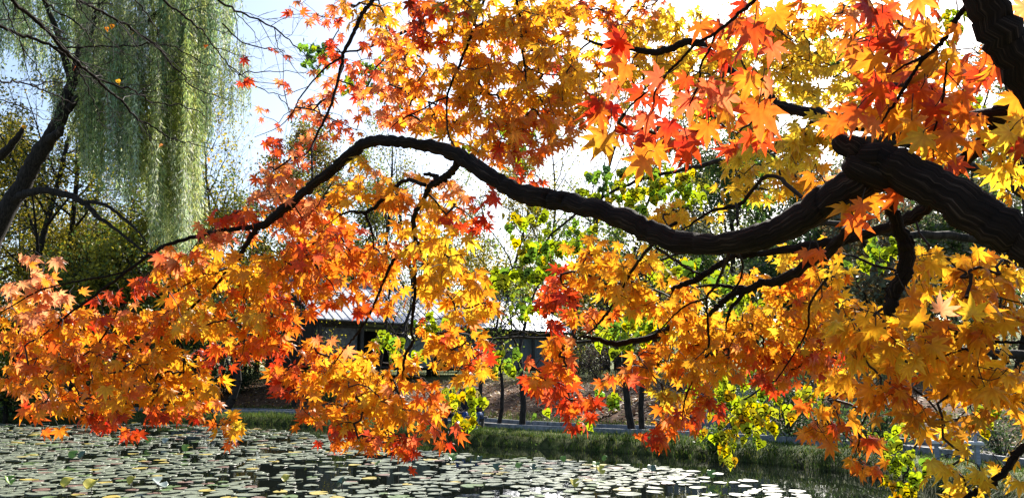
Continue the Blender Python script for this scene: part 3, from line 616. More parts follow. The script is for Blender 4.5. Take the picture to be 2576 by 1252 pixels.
TL = [ # tree line beyond the barn: x, depth, height, leaves, count
 ('far_tree', 'bare pale twigged tree right of the willow', 560, 62, 19, .22, YEL, 500, 'w'), ('far_tree', 'tall bare tree against the sky beside the willow', 600, 66, 20, .2, OLV, 300, 'w'),
 ('far_tree', 'bushy tree with small reddish and olive leaves above the salmon spray', 690, 60, 17.2, .25, OLV + RUS, 9000, ''), ('far_tree', 'yellow tree low behind the bare twigs right of the willow', 560, 70, 13, .2, YEL, 6000, ''),
 ('far_tree', 'bushy olive tree left of the arch of the limb', 770, 66, 17, .25, OLV + GRN, 7000, ''), ('far_tree', 'bare tree seen through the gap under the arch', 930, 68, 21, .22, OLV, 400, 'w'), ('far_tree', 'bare leaning tree right of the gap under the arch', 1080, 70, 22, .24, OLV, 500, 'w'),
 ('far_tree', 'olive tree low behind the barn roof on the left', 860, 74, 16, .25, OLV + GRN, 7000, ''), ('far_tree', 'tall tree of small gold leaves behind the barn', 1235, 72, 18.5, .26, YEL + OLV, 8000, ''),
 ('far_tree', 'tall thin tree of olive leaves behind the dipping limb', 1180, 80, 23, .25, OLV + LIM, 4500, ''), ('far_tree', 'half bare tree beyond the right end of the barn', 1390, 72, 22, .24, OLV + LIM, 1600, 'w'),
 ('far_tree', 'bare crooked tree in the bright gap above the dipping limb', 1440, 62, 22, .22, OLV, 300, 'w'), ('far_tree', 'grey bare tree in the sky gap below the big red leaves', 1835, 60, 26, .26, OLV, 400, 'w'),
 ('far_tree', 'green tree behind the lime leaves in the middle', 1560, 66, 20, .25, GRN + LIM, 8000, ''), ('far_tree', 'dark green tree behind the yellow leaves', 1900, 58, 20, .25, GRN, 8000, ''), ('far_tree', 'half bare tree behind the amber sprays', 1720, 64, 15, .22, OLV + GRN, 5500, ''),
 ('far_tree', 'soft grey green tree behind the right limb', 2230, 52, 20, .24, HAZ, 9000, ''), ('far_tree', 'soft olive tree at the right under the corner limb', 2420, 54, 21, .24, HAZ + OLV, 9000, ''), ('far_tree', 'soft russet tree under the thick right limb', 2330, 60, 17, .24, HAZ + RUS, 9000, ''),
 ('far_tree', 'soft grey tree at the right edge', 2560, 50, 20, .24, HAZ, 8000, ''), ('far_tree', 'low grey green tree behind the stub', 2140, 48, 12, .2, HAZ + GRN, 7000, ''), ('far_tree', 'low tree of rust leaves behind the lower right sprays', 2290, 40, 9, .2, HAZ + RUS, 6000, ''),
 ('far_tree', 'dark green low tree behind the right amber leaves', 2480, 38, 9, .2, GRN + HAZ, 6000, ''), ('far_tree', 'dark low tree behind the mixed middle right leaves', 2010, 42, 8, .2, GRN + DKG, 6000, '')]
for i, (nm_, lb, x, d, H, r, lf, nl, w) in enumerate(TL):
    kw = dict(levels=3, nb=12, first=.2, spread=.6, up=.5, wig=.1, ratio=.5) if w else dict(levels=3, nb=11, first=.14, spread=.85, up=.3, wig=.14, ratio=.5)
    tree(nm_, lb, x, d, H, r, lf, int(nl * 1.6), 300 + i, size=.24, fuzz=.36, group='tree line beyond the barn', **kw)
# the wood further back, one mass of crowns and trunks
def far_wood():
    g = np.random.default_rng(5); top = ([-300, 100, 450, 560, 700, 900, 1100, 1300, 1340, 1500, 1700, 1900, 2100, 2400, 2800], [430, 450, 500, 540, 580, 620, 640, 650, 720, 590, 560, 520, 470, 440, 420])
    LV, LC, m_ = [], [], MB()
    for k in range(150):
        x = g.uniform(-250, 2750); d = g.uniform(70, 112); yt = np.interp(x, *top) + g.uniform(-20, 170); tp = W(x, yt, d); z0 = gz(tp[0], tp[1]); H = max(3.0, tp[2] - z0); w = g.uniform(2.2, 4.2); d = d
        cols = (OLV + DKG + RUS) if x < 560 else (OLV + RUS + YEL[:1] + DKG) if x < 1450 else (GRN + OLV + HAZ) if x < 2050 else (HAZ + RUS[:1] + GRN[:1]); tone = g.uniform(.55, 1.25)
        nb_ = 26; cc = np.stack([g.normal(0, .42, nb_) * w, g.normal(0, .42, nb_) * w, H * g.uniform(.05, 1, nb_) ** .8], 1) * [1, 1, 1]; cc[:, :2] *= (1.15 - .8 * (cc[:, 2:3] / H) ** 2); cc += [tp[0], tp[1], z0]
        n_ = 1500; q = cc[g.integers(0, nb_, n_)] + g.normal(0, .55, (n_, 3)); s = g.uniform(.16, .42, (n_, 1)); u = unit(g.normal(0, 1, (n_, 3))) * s; v = unit(np.cross(u, g.normal(0, 1, (n_, 3)))) * s * .4
        LV.append(np.stack([q, q + u * .5 - v, q + u, q + u * .5 + v], 1)); LC.append(np.repeat(np.clip(np.array(cols)[g.integers(0, len(cols), n_)] * tone * g.normal(1, .2, (n_, 1)), .004, .9), 4, 0))
        b0 = np.array([tp[0], tp[1], z0 - .2]); m_.tube([b0, b0 + [.1, 0, H * .5], b0 + [.2, .1, H * .95]], [.22, .15, .04], 6)
        for c in cc: z = b0 + [0, 0, max(.5, (c[2] - z0) * .7)]; m_.segs([z], [c], [.06], [.02], 4)
    V = np.concatenate(LV).reshape(-1, 3); o = mesh_np('far_wood', V, np.arange(len(V)).reshape(-1, 4), M_FOL, None, np.concatenate(LC), False); tag(o, kind='stuff')
    t = m_.build('far_wood_trunks', M_TRUNK, o, True); tag(t, kind='stuff')
far_wood()
# bushes
def bush(label, x, y, z, w, h, cols, n_, seed, size=.1, cat='bush', group='bushes on the far bank'):
    g = np.random.default_rng(seed); q = place(x, y, z); t = thing('bush', label, cat, q, 0, group); m_ = MB(); tips = []
    for k in range(14):
        a = g.uniform(0, 6.28); r = g.uniform(.1, 1); e = np.array(q) + [math.cos(a) * w / 2 * r, math.sin(a) * w / 2 * r * .7, h * g.uniform(.5, 1) * (1 - .35 * r)]
        P = spline([np.array(q) - [0, 0, .1], (np.array(q) + e) / 2 + g.normal(0, .08, 3) + [0, 0, h * .1], e], 5); m_.tube(P, np.linspace(.018, .005, len(P)), 5); tips += list(P[3:])
    m_.build('stem', M_TWIG, t, True); V, F, C = leafcloud(np.array(tips), n_, size, cols, g, w * .12); V[:, 2] = np.maximum(V[:, 2], q[2]); mesh_np('foliage', V, F, M_FOL, t, C, False)
bush('pale lime bush at the left end of the barn', 830, 935, 2.1, 2.6, 2.4, LIM, 2600, 1); bush('dark shrub in the shade beside the left bench', 590, 990, 1.4, 4, 2.2, DKG, 4200, 2, .12); bush('dark shrub behind the left bench', 420, 1005, 1.2, 5, 2.6, DKG + GRN, 4500, 3, .13)
bush('bare purple brown brush behind the twin trunks', 1500, 925, 1.9, 4, 2, [(.05, .035, .035), (.08, .06, .055)], 2600, 4, .1); bush('dark green shrub behind the right lime leaves', 1990, 1110, .7, 2.6, 1.9, DKG + GRN, 4200, 5, .08)
bush('dark green shrub near the right bench', 2180, 1130, .7, 2.2, 1.4, DKG + GRN, 3600, 6, .07); bush('grey green shrub at the far right bank', 2520, 1150, .7, 2.4, 1.3, GRN + HAZ, 3600, 7, .06); bush('dark shrub under the middle right sprays', 1880, 1060, .9, 2.6, 1.7, DKG + GRN, 3600, 8, .08)
bush('green plant at the water edge below the low path', 1800, 1175, .45, 1.0, .45, GRN + LIM, 900, 9, .09); bush('small lime plant at the foot of the twin trunks', 1480, 1085, .6, .7, .4, LIM, 400, 10, .09); bush('dark shrub at the left shore behind the orange hem', 30, 1040, .6, 3, 1.3, DKG + GRN, 2400, 11, .1)
bush('low dark shrub on the slope before the barn', 700, 960, 1.5, 3.4, 1.3, DKG + RUS, 2600, 12, .11); bush('dark shrub right of the barn', 1450, 940, 1.8, 3.5, 1.8, DKG + OLV, 2600, 13, .11)

# ------------------------------------------------------------------ the weeping willow
wb = W(-95, 760, 24); wz = gz(wb[0], wb[1]); willow = thing('weeping_willow', 'big weeping willow with a black leaning trunk and grey green hanging curtains on the left', 'tree', (wb[0], wb[1], wz))
WB = [('trunk', [(-160, 940, 24.5), (-110, 800, 24), (-40, 640, 24), (15, 530, 24), (55, 470, 24), (85, 410, 24), (118, 355, 24), (150, 300, 24), (180, 210, 24.3), (210, 110, 24.6), (260, 0, 25), (320, -140, 25.5)], [84, 70, 54, 44, 40, 38, 36, 34, 24, 20, 17, 12]),
      ('bough', [(15, 515, 24), (50, 492, 23.8), (90, 481, 23.6), (130, 480, 23.4), (175, 492, 23.2), (215, 512, 23), (245, 545, 22.9), (290, 575, 22.8), (345, 620, 22.7), (385, 650, 22.6)], [22, 20, 19, 19, 17, 14, 11, 8, 6, 3]),
      ('bough', [(210, 508, 23), (255, 512, 22.8), (300, 540, 22.6), (340, 575, 22.4), (372, 612, 22.2)], [11, 9, 8, 6, 3]), ('bough', [(118, 355, 24), (140, 340, 23.6), (158, 322, 23.4)], [24, 22, 14]),
      ('bough', [(-40, 420, 25), (10, 385, 24.8), (40, 350, 24.6), (60, 320, 24.6)], [26, 22, 16, 8]), ('bough', [(150, 300, 24), (220, 220, 24.2), (300, 130, 24.6), (400, 30, 25), (500, -40, 25.4)], [20, 16, 13, 10, 7]),
      ('bough', [(180, 210, 24.3), (150, 100, 24.5), (110, 0, 24.8), (60, -90, 25)], [18, 14, 11, 8]), ('bough', [(260, 0, 25), (400, -90, 25.5), (540, -100, 26), (620, -40, 26.4)], [14, 11, 8, 5])]
for nm_, pts_, th in WB:
    q = spline([(x, y, d, t) for (x, y, d), t in zip(pts_, th)], 6); m_ = MB(); m_.tube(W(q[:, 0], q[:, 1], q[:, 2]) + rng.normal(0, .012, (len(q), 3)), q[:, 3] / 2 / FOC * q[:, 2], 12, wob=.06); m_.build(nm_, M_TRUNK, willow, True)
WIL = [(.34, .42, .18), (.44, .52, .19), (.25, .34, .18), (.52, .56, .16), (.46, .54, .33)]
def curtain(lab, x0, x1, y0, y1, bot, d, n_, tone, seed):
    """hanging strands between x0 and x1, tops between y0 and y1, ending near bot(x)"""
    g = np.random.default_rng(seed); LV, LC, P0, P1 = [], [], [], []
    for k in range(int(n_ * 1.7)):
        x = g.uniform(x0, x1); cl = math.sin(x * .09 + seed) + .6 * math.sin(x * .23 + 2 * seed)
        yt = g.uniform(y0, y1) - 15 * cl; yb = np.interp(x, bot[0], bot[1]) + g.normal(0, 40) + 22 * cl; yb = min(yb, yt + g.uniform(150, 380))
        if yb < yt + 40 or (math.sin(x * .31 + yt * .02 + seed * 3) < -.55 and g.random() < .8): continue
        dd = d + g.normal(0, .8) - .9 * cl; m_ = int((yb - yt) / 6.2); u = np.linspace(0, 1, m_ + 1); xs = x + g.normal(0, 8) * u + 3 * np.sin(u * 5 + g.uniform(0, 6)); P = W(xs, yt + (yb - yt) * u, np.full(m_ + 1, dd))
        P0.append(P[:-1]); P1.append(P[1:]); pp = np.repeat(P[1:], 3, 0) + g.normal(0, .045, (3 * m_, 3)); nn = len(pp)
        v = unit(np.stack([g.normal(0, .6, nn), g.normal(0, .6, nn), -np.ones(nn)], 1)) * g.uniform(.12, .20, (nn, 1)); wv = unit(np.cross(v, g.normal(0, 1, (nn, 3)))) * .015
        LV.append(np.stack([pp, pp + v * .45 - wv, pp + v, pp + v * .45 + wv], 1)); c = np.array(WIL)[g.integers(0, 5)] * tone * g.normal(1, .2) * g.normal(1, .38, (nn, 1)).clip(.3, 2); LC.append(np.repeat(np.clip(c, .01, .6), 4, 0))
    V = np.concatenate(LV).reshape(-1, 3); o = mesh_np('hanging_foliage', V, np.arange(len(V)).reshape(-1, 4), M_FOL, willow, np.concatenate(LC), False); tag(o, lab)
    P0, P1 = np.concatenate(P0), np.concatenate(P1); m_ = MB(); m_.segs(P0, P1, np.full(len(P0), .004), np.full(len(P0), .004), 3); m_.build('twig', M_TRUNK, o)
T1 = np.array([1, 1, 1.])
curtain(None, 190, 530, -220, 60, ([190, 260, 350, 430, 530], [230, 260, 250, 240, 220]), 25, 240, T1, 1)
curtain(None, 215, 350, 60, 250, ([215, 250, 300, 350], [430, 460, 500, 480]), 24, 120, T1 * np.array([.85, .95, 1.05]), 2)
curtain(None, 330, 525, 100, 280, ([330, 400, 440, 500, 525], [470, 520, 520, 430, 340]), 24.6, 190, T1 * np.array([1.2, 1.15, .8]), 3)
curtain('lowest curtain of the willow reaching down behind the red tip spray', 375, 500, 320, 440, ([375, 430, 470, 500], [520, 610, 620, 520]), 24, 130, T1, 4)
curtain('thin ragged curtain on the willow edge against the sky', 510, 590, -200, 40, ([510, 550, 590], [240, 130, 60]), 26, 60, T1 * np.array([.9, 1, 1.05]), 5)
curtain(None, 545, 632, 80, 150, ([545, 580, 632], [260, 300, 230]), 26.5, 22, T1 * .9, 6)
curtain(None, -10, 200, -220, 0, ([-10, 60, 120, 200], [90, 150, 170, 230]), 25.5, 110, T1 * np.array([.8, .9, .95]), 7)
curtain(None, 120, 230, 120, 240, ([120, 180, 230], [250, 310, 380]), 25, 40, T1 * .75, 8)
curtain(None, 400, 530, -60, 150, ([400, 460, 530], [360, 400, 330]), 25.6, 110, T1 * np.array([.7, .85, .95]), 9)
# ------------------------------------------------------------------ the maple: limbs, twigs, leaves
def barklimb():
    m, n, l, b = mat('maple_bark', None, 0.9, 0.15)
    at = n.new('ShaderNodeAttribute'); at.attribute_name = 'Col'
    mp = n.new('ShaderNodeMapping'); mp.inputs['Scale'].default_value = (11, 7, 7)
    l.new(at.outputs['Vector'], mp.inputs[0])
    nz = n.new('ShaderNodeTexNoise'); nz.inputs['Scale'].default_value = 1.0; nz.inputs['Detail'].default_value = 9; nz.inputs['Roughness'].default_value = 0.62
    nz.inputs['Distortion'].default_value = 0.25
    l.new(mp.outputs[0], nz.inputs[0])
    mp2 = n.new('ShaderNodeMapping'); mp2.inputs['Scale'].default_value = (2.2, 3, 3); l.new(at.outputs['Vector'], mp2.inputs[0])
    n2 = n.new('ShaderNodeTexNoise'); n2.inputs['Scale'].default_value = 1.7; n2.inputs['Detail'].default_value = 5; l.new(mp2.outputs[0], n2.inputs[0])
    cr = n.new('ShaderNodeValToRGB'); e = cr.color_ramp.elements
    e[0].position = 0.38; e[0].color = (0.006, 0.004, 0.003, 1); e[1].position = 0.68; e[1].color = (0.075, 0.052, 0.04, 1)
    k = e.new(0.56); k.color = (0.018, 0.011, 0.008, 1)
    mx = n.new('ShaderNodeMix'); mx.data_type = 'RGBA'; mx.blend_type = 'MIX'
    c2 = n.new('ShaderNodeValToRGB'); c2.color_ramp.elements[0].position = 0.52; c2.color_ramp.elements[1].position = 0.75
    l.new(n2.outputs['Fac'], c2.inputs[0]); l.new(c2.outputs[0], mx.inputs[0])
    l.new(nz.outputs['Fac'], cr.inputs[0]); l.new(cr.outputs[0], mx.inputs[6]); mx.inputs[7].default_value = (0.02, 0.014, 0.011, 1)
    l.new(mx.outputs[2], b.inputs['Base Color'])
    bp = n.new('ShaderNodeBump'); bp.inputs['Strength'].default_value = 1.0; bp.inputs['Distance'].default_value = 0.007
    l.new(nz.outputs['Fac'], bp.inputs['Height']); l.new(bp.outputs[0], b.inputs['Normal'])
    return m
M_BARK = barklimb()
def limb_mesh(mb, P, r, n=16, wob=0.05):
    """tube with bark coordinates: metres along the limb, and a circle round it"""
    V, F, caps = tube(P, r, n, wob)
    d = np.concatenate([[0], np.cumsum(np.linalg.norm(np.diff(P, axis=0), axis=1))]); a = np.linspace(0, 2 * math.pi, n, endpoint=False)
    C = np.stack([np.repeat(d, n), np.tile(np.cos(a), len(P)), np.tile(np.sin(a), len(P))], 1)
    n0 = mb.n; mb.add(V, F, C)
    for c in caps: mb.F.setdefault(n, []).append(np.array([c]) + n0)

MAPLE = (2.75, 1.9, 0.45)
maple = thing('maple_tree', 'big maple with red, orange and yellow leaves on dark sweeping limbs, filling the foreground', 'tree', MAPLE)
# each limb: name, label, list of (x, y, depth), thickness at start and end in photograph units, or a list
BR = [
 ('limb', 'thick dark limb rising from the right edge to a sawn stub', [(2860,770,1.5),(2700,690,1.5),(2576,607,1.52),(2450,532,1.56),(2330,462,1.6),(2235,410,1.64),(2165,380,1.66),(2110,358,1.68)], [126,122,118,112,104,100,72,46]),
 ('limb', 'long sinuous limb dipping and then arching to the left', [(2215,430,1.66),(2140,470,1.7),(2060,520,1.76),(1965,575,1.84),(1870,605,1.92),(1780,615,2.0),(1690,603,2.08),(1610,570,2.15),(1530,538,2.22),(1430,508,2.32),(1370,497,2.37),(1305,485,2.43),(1240,447,2.5),(1180,408,2.57),(1120,380,2.64),(1050,362,2.7),(985,354,2.76),(925,358,2.82),(880,388,2.87),(830,432,2.92),(775,476,2.98),(715,525,3.04),(672,560,3.08),(638,574,3.1)],
   [96,92,88,76,66,60,58,58,57,53,54,48,46,42,36,31,30,30,29,27,25,24,21,18]),
 ('limb', 'dark upper right limb slanting down across the corner', [(2830,560,1.5),(2690,335,1.45),(2610,225,1.42),(2540,110,1.4),(2470,0,1.4),(2400,-120,1.42),(2330,-260,1.45)], [120,112,106,98,94,88,80]),
 ('limb', None, [(2760,300,1.7),(2620,262,1.8),(2530,283,1.9),(2445,305,2.0),(2370,330,2.15),(2280,338,2.3),(2190,322,2.5),(2100,300,2.7),(2045,285,2.8),(1995,274,2.9),(1955,262,2.95),(1930,236,3.0),(1880,205,3.1),(1830,172,3.2),(1800,136,3.25),(1760,110,3.3),(1725,107,3.35),(1690,122,3.4),(1644,131,3.45),(1583,122,3.5),(1531,119,3.55),(1470,97,3.6)], [60,58,52,48,42,38,34,31,30,28,24,20,18,20,21,21,20,20,17,13,10,7]),
 ('limb', None, [(2580,290,1.9),(2520,322,1.95),(2440,388,2.0),(2385,450,2.1),(2325,525,2.2),(2270,556,2.28),(2190,585,2.4),(2110,605,2.5),(2030,620,2.6),(1917,637,2.75),(1855,648,2.8)], [42,40,38,36,34,32,30,27,24,17,9]),
 ('stub', 'blunt broken stub hanging under the right limb', [(2240,478,1.72),(2248,548,1.75),(2272,600,1.77),(2282,640,1.78),(2274,690,1.79),(2252,735,1.8),(2238,785,1.8)], [30,32,38,40,38,34,30]),
 ('branch', None, [(2150,560,2.2),(2090,630,2.35),(2032,662,2.5),(1968,705,2.65),(1917,713,2.75),(1878,728,2.8),(1840,741,2.85),(1810,765,2.9),(1783,792,2.95)], [26,27,26,24,19,18,15,14,9]),
 ('branch', None, [(1878,726,2.8),(1840,722,2.85),(1802,717,2.9),(1750,720,3.0)], [12,11,9,5]),
 ('branch', None, [(1900,632,2.75),(1855,640,2.8),(1814,662,2.85),(1775,690,2.9),(1750,703,2.95),(1715,717,3.0),(1690,725,3.05)], [14,14,15,16,17,14,9]),
 ('branch', None, [(1880,728,2.8),(1840,773,2.85),(1830,800,2.9),(1826,830,2.95)], [12,10,7,3]),
 ('branch', None, [(1690,820,3.3),(1655,842,3.3),(1600,856,3.3),(1545,863,3.3),(1500,851,3.3),(1462,846,3.3)], [15,16,15,15,11,6]),
 ('branch', None, [(1700,560,2.1),(1632,623,2.4),(1609,654,2.6),(1584,690,2.75),(1566,723,2.85),(1546,759,2.9),(1528,786,3.0),(1508,812,3.05),(1487,832,3.1),(1462,847,3.1),(1400,880,3.1)], [10,9,8,8,8,7,7,6,5,4,2]),
 ('branch', None, [(1838,625,2.1),(1831,644,2.2),(1803,713,2.5),(1778,749,2.7),(1780,797,2.85),(1783,871,2.95),(1774,904,3.0),(1735,972,3.05),(1722,1011,3.05),(1715,1060,3.05)], [9,8,8,7,6,6,6,5,4,3]),
 ('branch', None, [(1778,749,2.7),(1723,770,2.8),(1685,803,2.85),(1648,840,2.9),(1600,862,2.95)], [5,5,4,4,2]),
 ('branch', None, [(1655,625,2.2),(1711,662,2.6),(1740,680,2.8),(1762,690,2.9)], [8,8,7,6]),
 ('branch', None, [(1780,620,2.1),(1857,640,2.4),(1865,695,2.7),(1837,740,2.8)], [6,7,6,5]),
 ('branch', None, [(2120,455,1.9),(2030,500,2.1),(1940,440,2.5),(1860,512,2.8),(1790,530,2.9),(1730,570,3.0),(1700,585,3.0)], [10,12,10,10,7,5,3]),
 ('branch', None, [(1856,565,2.6),(1855,530,2.7),(1850,510,2.8)], [7,7,6]),
 ('branch', 'slender branch dropping from the top edge to the arched limb', [(975,-60,3.6),(939,0,3.6),(916,30,3.6),(894,75,3.6),(864,135,3.6),(861,160,3.6),(834,260,3.5),(809,315,3.45),(786,370,3.4),(786,440,3.0),(782,468,2.98)], [12,11,10.5,10,9.5,8,7,6.5,6,5,6]),
 ('branch', None, [(863,143,3.6),(833,160,3.65),(800,190,3.7),(755,245,3.8),(735,285,3.85),(700,320,3.9),(640,345,3.95)], [6,5,4,3.5,3,2,1.5]),
 ('branch', None, [(1240,-60,3.0),(1219,0,3.0),(1199,40,3.0),(1184,95,3.0),(1159,155,3.0),(1134,215,3.0),(1124,250,3.0),(1124,300,2.95),(1129,340,2.85),(1144,370,2.7),(1159,397,2.62)], [7.5,7,7,7,6.5,6,5.5,5,4.5,5,6]),
 ('branch', None, [(1126,245,3.0),(1094,257,3.1),(1064,275,3.2),(1010,300,3.3),(980,325,3.4)], [5,4,3.5,3,2]),
 ('branch', None, [(1290,-50,3.0),(1300,0,3.0),(1308,30,3.0),(1310,75,3.0),(1313,125,3.0),(1320,165,3.0),(1326,235,3.0)], [8,8,7.5,7,6,5,3]),
 ('branch', None, [(1321,165,3.0),(1360,185,3.05),(1405,190,3.1),(1450,205,3.2)], [4,3.5,3,2]),
 ('branch', None, [(1152,400,2.6),(1140,428,2.65),(1124,442,2.7),(1104,455,2.75),(1080,470,2.8),(1066,500,2.85),(1044,540,2.9),(1041,575,2.95),(1046,605,3.0)], [19,18,17,16,14,12,12,12,11]),
 ('branch', None, [(1104,455,2.75),(1088,441,2.78),(1066,438,2.8)], [13,11,7]),
 ('branch', None, [(1046,603,3.0),(1054,630,3.0),(1041,665,3.0),(1044,700,3.05),(1041,765,3.1),(1036,835,3.15),(1039,856,3.15),(1016,906,3.2),(1014,950,3.2),(1001,1000,3.2)], [10,10,10,9,8,8,8,7,6,5]),
 ('branch', None, [(1046,603,3.0),(1019,628,3.0),(989,656,3.0),(964,711,3.05),(939,771,3.1),(914,816,3.1),(889,851,3.15),(859,886,3.2),(834,926,3.2)], [8,8,8,7,7,6,5,4,3]),
 ('branch', None, [(1050,610,3.0),(1085,680,3.0),(1110,715,3.05),(1124,736,3.1),(1144,771,3.1),(1139,830,3.15)], [6,6,5.5,5,5,3]),
 ('branch', None, [(1070,465,2.8),(1014,455,2.9),(969,497,2.95),(944,520,2.97),(916,535,3.0),(884,532,3.0),(854,541,3.0)], [10,10,10,10,9,7,5]),
 ('branch', None, [(916,536,3.0),(934,575,3.0),(941,625,3.05)], [8,6.5,4]),
 ('branch', 'thin branch tip running down to the far left', [(650,570,3.1),(575,578,3.1),(510,592,3.1),(455,604,3.1),(395,628,3.1),(320,681,3.1),(240,741,3.1),(165,796,3.1),(100,850,3.1)], [15,12,10.5,9.5,9,8,6.5,5,3]),
 ('branch', None, [(318,682,3.1),(265,695,3.1),(200,706,3.1),(100,731,3.1),(0,786,3.1)], [5.5,5,4.5,4,3]),
 ('branch', None, [(645,572,3.1),(620,612,3.1),(602,650,3.12),(580,671,3.15),(540,721,3.15),(485,771,3.15),(440,811,3.15),(380,846,3.15),(345,876,3.15)], [15,13,11,9,8,7.5,6.5,5,3]),
 ('branch', None, [(440,811,3.15),(460,886,3.15),(465,946,3.15),(490,996,3.15),(525,1026,3.15),(550,1076,3.15)], [5,4.5,4.5,4,3.5,2.5]),
 ('branch', None, [(580,672,3.15),(590,706,3.15),(620,736,3.2),(645,761,3.2),(700,820,3.25),(760,870,3.3)], [7,6,5.5,5,4,3]),
 ('branch', None, [(580,672,3.15),(530,690,3.2),(460,720,3.2),(420,760,3.2)], [4,3.5,3,2]),
 ('branch', None, [(300,780,3.15),(240,870,3.15),(150,930,3.15),(90,990,3.15)], [5,4.5,4,2.5]),
 ('branch', 'dark branch climbing into the bottom right corner', [(2700,1040,1.9),(2576,1126,1.9),(2547,1152,1.9),(2522,1190,1.9),(2472,1226,1.9),(2425,1256,1.9)], [24,20,19,18,16,13]),
 ('branch', None, [(2700,870,1.9),(2576,862,1.9),(2505,858,1.9),(2467,847,1.92),(2403,831,1.95),(2326,815,1.98)], [9,8,7.5,5,4.5,3]),
 ('branch', None, [(2507,859,1.9),(2467,875,1.9),(2419,880,1.92),(2352,903,1.95)], [6.5,5.5,5,3]),
 ('branch', None, [(2700,780,1.95),(2576,763,1.95),(2500,746,1.97),(2420,748,2.0)], [4,3.5,3,2]),
 ('branch', None, [(2270,690,1.8),(2258,681,1.82),(2200,667,1.9),(2147,644,2.0),(2120,638,2.1)], [9,8.5,7.5,6,4]),
 ('branch', None, [(2350,800,2.0),(2268,796,2.0),(2206,787,2.0),(2127,771,2.0)], [4,3.5,3.5,2]),
 ('branch', None, [(2330,1000,2.3),(2260,960,2.3),(2200,1010,2.3),(2165,1080,2.3),(2160,1140,2.3)], [5,5,4.5,4,3]),
 ('branch', None, [(2080,700,2.6),(2040,760,3.0),(2030,830,3.1),(1990,900,3.1),(1950,960,3.1)], [7,6,5,4,3]),
 ('branch', None, [(1940,-40,1.5),(1900,0,1.55),(1860,35,1.6),(1825,64,1.6),(1788,91,1.62),(1751,110,1.62),(1708,156,1.64),(1684,177,1.65),(1659,208,1.66),(1623,235,1.68),(1592,260,1.7),(1570,288,1.72)], [10,10,9,8.5,8,7.5,7,7,6.5,6,5,3.5]),
 ('branch', None, [(1800,85,1.62),(1785,125,1.63),(1763,165,1.64),(1760,202,1.65),(1748,236,1.66),(1733,268,1.67)], [6,5.5,5.5,5,4.5,3]),
 ('branch', None, [(1760,205,1.65),(1785,236,1.66),(1787,290,1.67)], [4.5,4,3]),
 ('branch', None, [(1662,202,1.66),(1647,235,1.67),(1644,272,1.68),(1635,326,1.7)], [5.5,5,4.5,3]),
 ('branch', None, [(2470,-10,1.5),(2440,15,1.55),(2419,30,1.58),(2395,67,1.6),(2373,101,1.62),(2346,128,1.63),(2324,144,1.64),(2281,162,1.65),(2244,187,1.66)], [16,15,14,13,12,10,9,6,4]),
 ('branch', None, [(2330,140,1.64),(2315,159,1.65),(2294,190,1.66),(2263,242,1.67),(2239,276,1.68),(2218,310,1.68)], [9,9,9,8.5,7,4]),
 ('branch', None, [(2385,150,1.66),(2379,190,1.67),(2373,245,1.68),(2364,285,1.69),(2346,346,1.7),(2349,400,1.7)], [6,6,6,5.5,5,3]),
]
branch_pts = []
for nm, lab, pts, th in BR:
    q = spline([(x, y, d, t) for (x, y, d), t in zip(pts, th)], 7)
    P = W(q[:, 0], q[:, 1], q[:, 2]); r = q[:, 3] / 2 / FOC * q[:, 2]
    P = P + rng.normal(0, 0.0025, P.shape) * np.minimum(1, r[:, None] / 0.01)
    mb = MB(); big = r.max() > 0.02; r = r * (0.93 if big else 1.0)
    limb_mesh(mb, P, np.maximum(r, 0.0012), 20 if big else 9, 0.075 if big else 0.05)
    if nm == 'limb' and lab and 'sawn' in lab:      # the knot where the two limbs part, and the sawn stub
        for (x, y, d, rr) in ((2188, 432, 1.66, 52), (2215, 400, 1.65, 34)):
            c = W(x, y, d); k = rr * .86 / FOC * d
            q2 = np.stack([W(x + t, y + t * 0.42, d) for t in np.linspace(-60, 60, 7)])
            limb_mesh(mb, q2, k * np.array([0.5, 0.82, 0.98, 1.0, 0.98, 0.9, 0.6]), 18, 0.06)
    tag(mb.build(nm, M_BARK, maple, True, True), lab)
    branch_pts.append(P)
# the trunk stands outside the picture on the right and carries the limbs
tp = np.array([MAPLE, (2.72, 1.88, 0.9), (2.6, 1.8, 1.5), (2.4, 1.7, 1.95), (2.25, 1.62, 2.4), (2.2, 1.6, 3.0), (2.3, 1.7, 3.8)])
q = spline(np.column_stack([tp, [0.24, 0.17, 0.15, 0.14, 0.12, 0.09, 0.05]]), 6); mb = MB(); limb_mesh(mb, q[:, :3], q[:, 3], 20, 0.05)
for e in (W(2860, 770, 1.5), W(2830, 560, 1.5), W(2760, 300, 1.7)):
    q = spline([(2.6, 1.8, 1.3), tuple((np.array((2.5, 1.75, 1.6)) + e) / 2), tuple(e)], 6); limb_mesh(mb, q, np.linspace(0.075, 0.048, len(q)), 14, 0.05)
mb.build('trunk', M_BARK, maple, True, True)

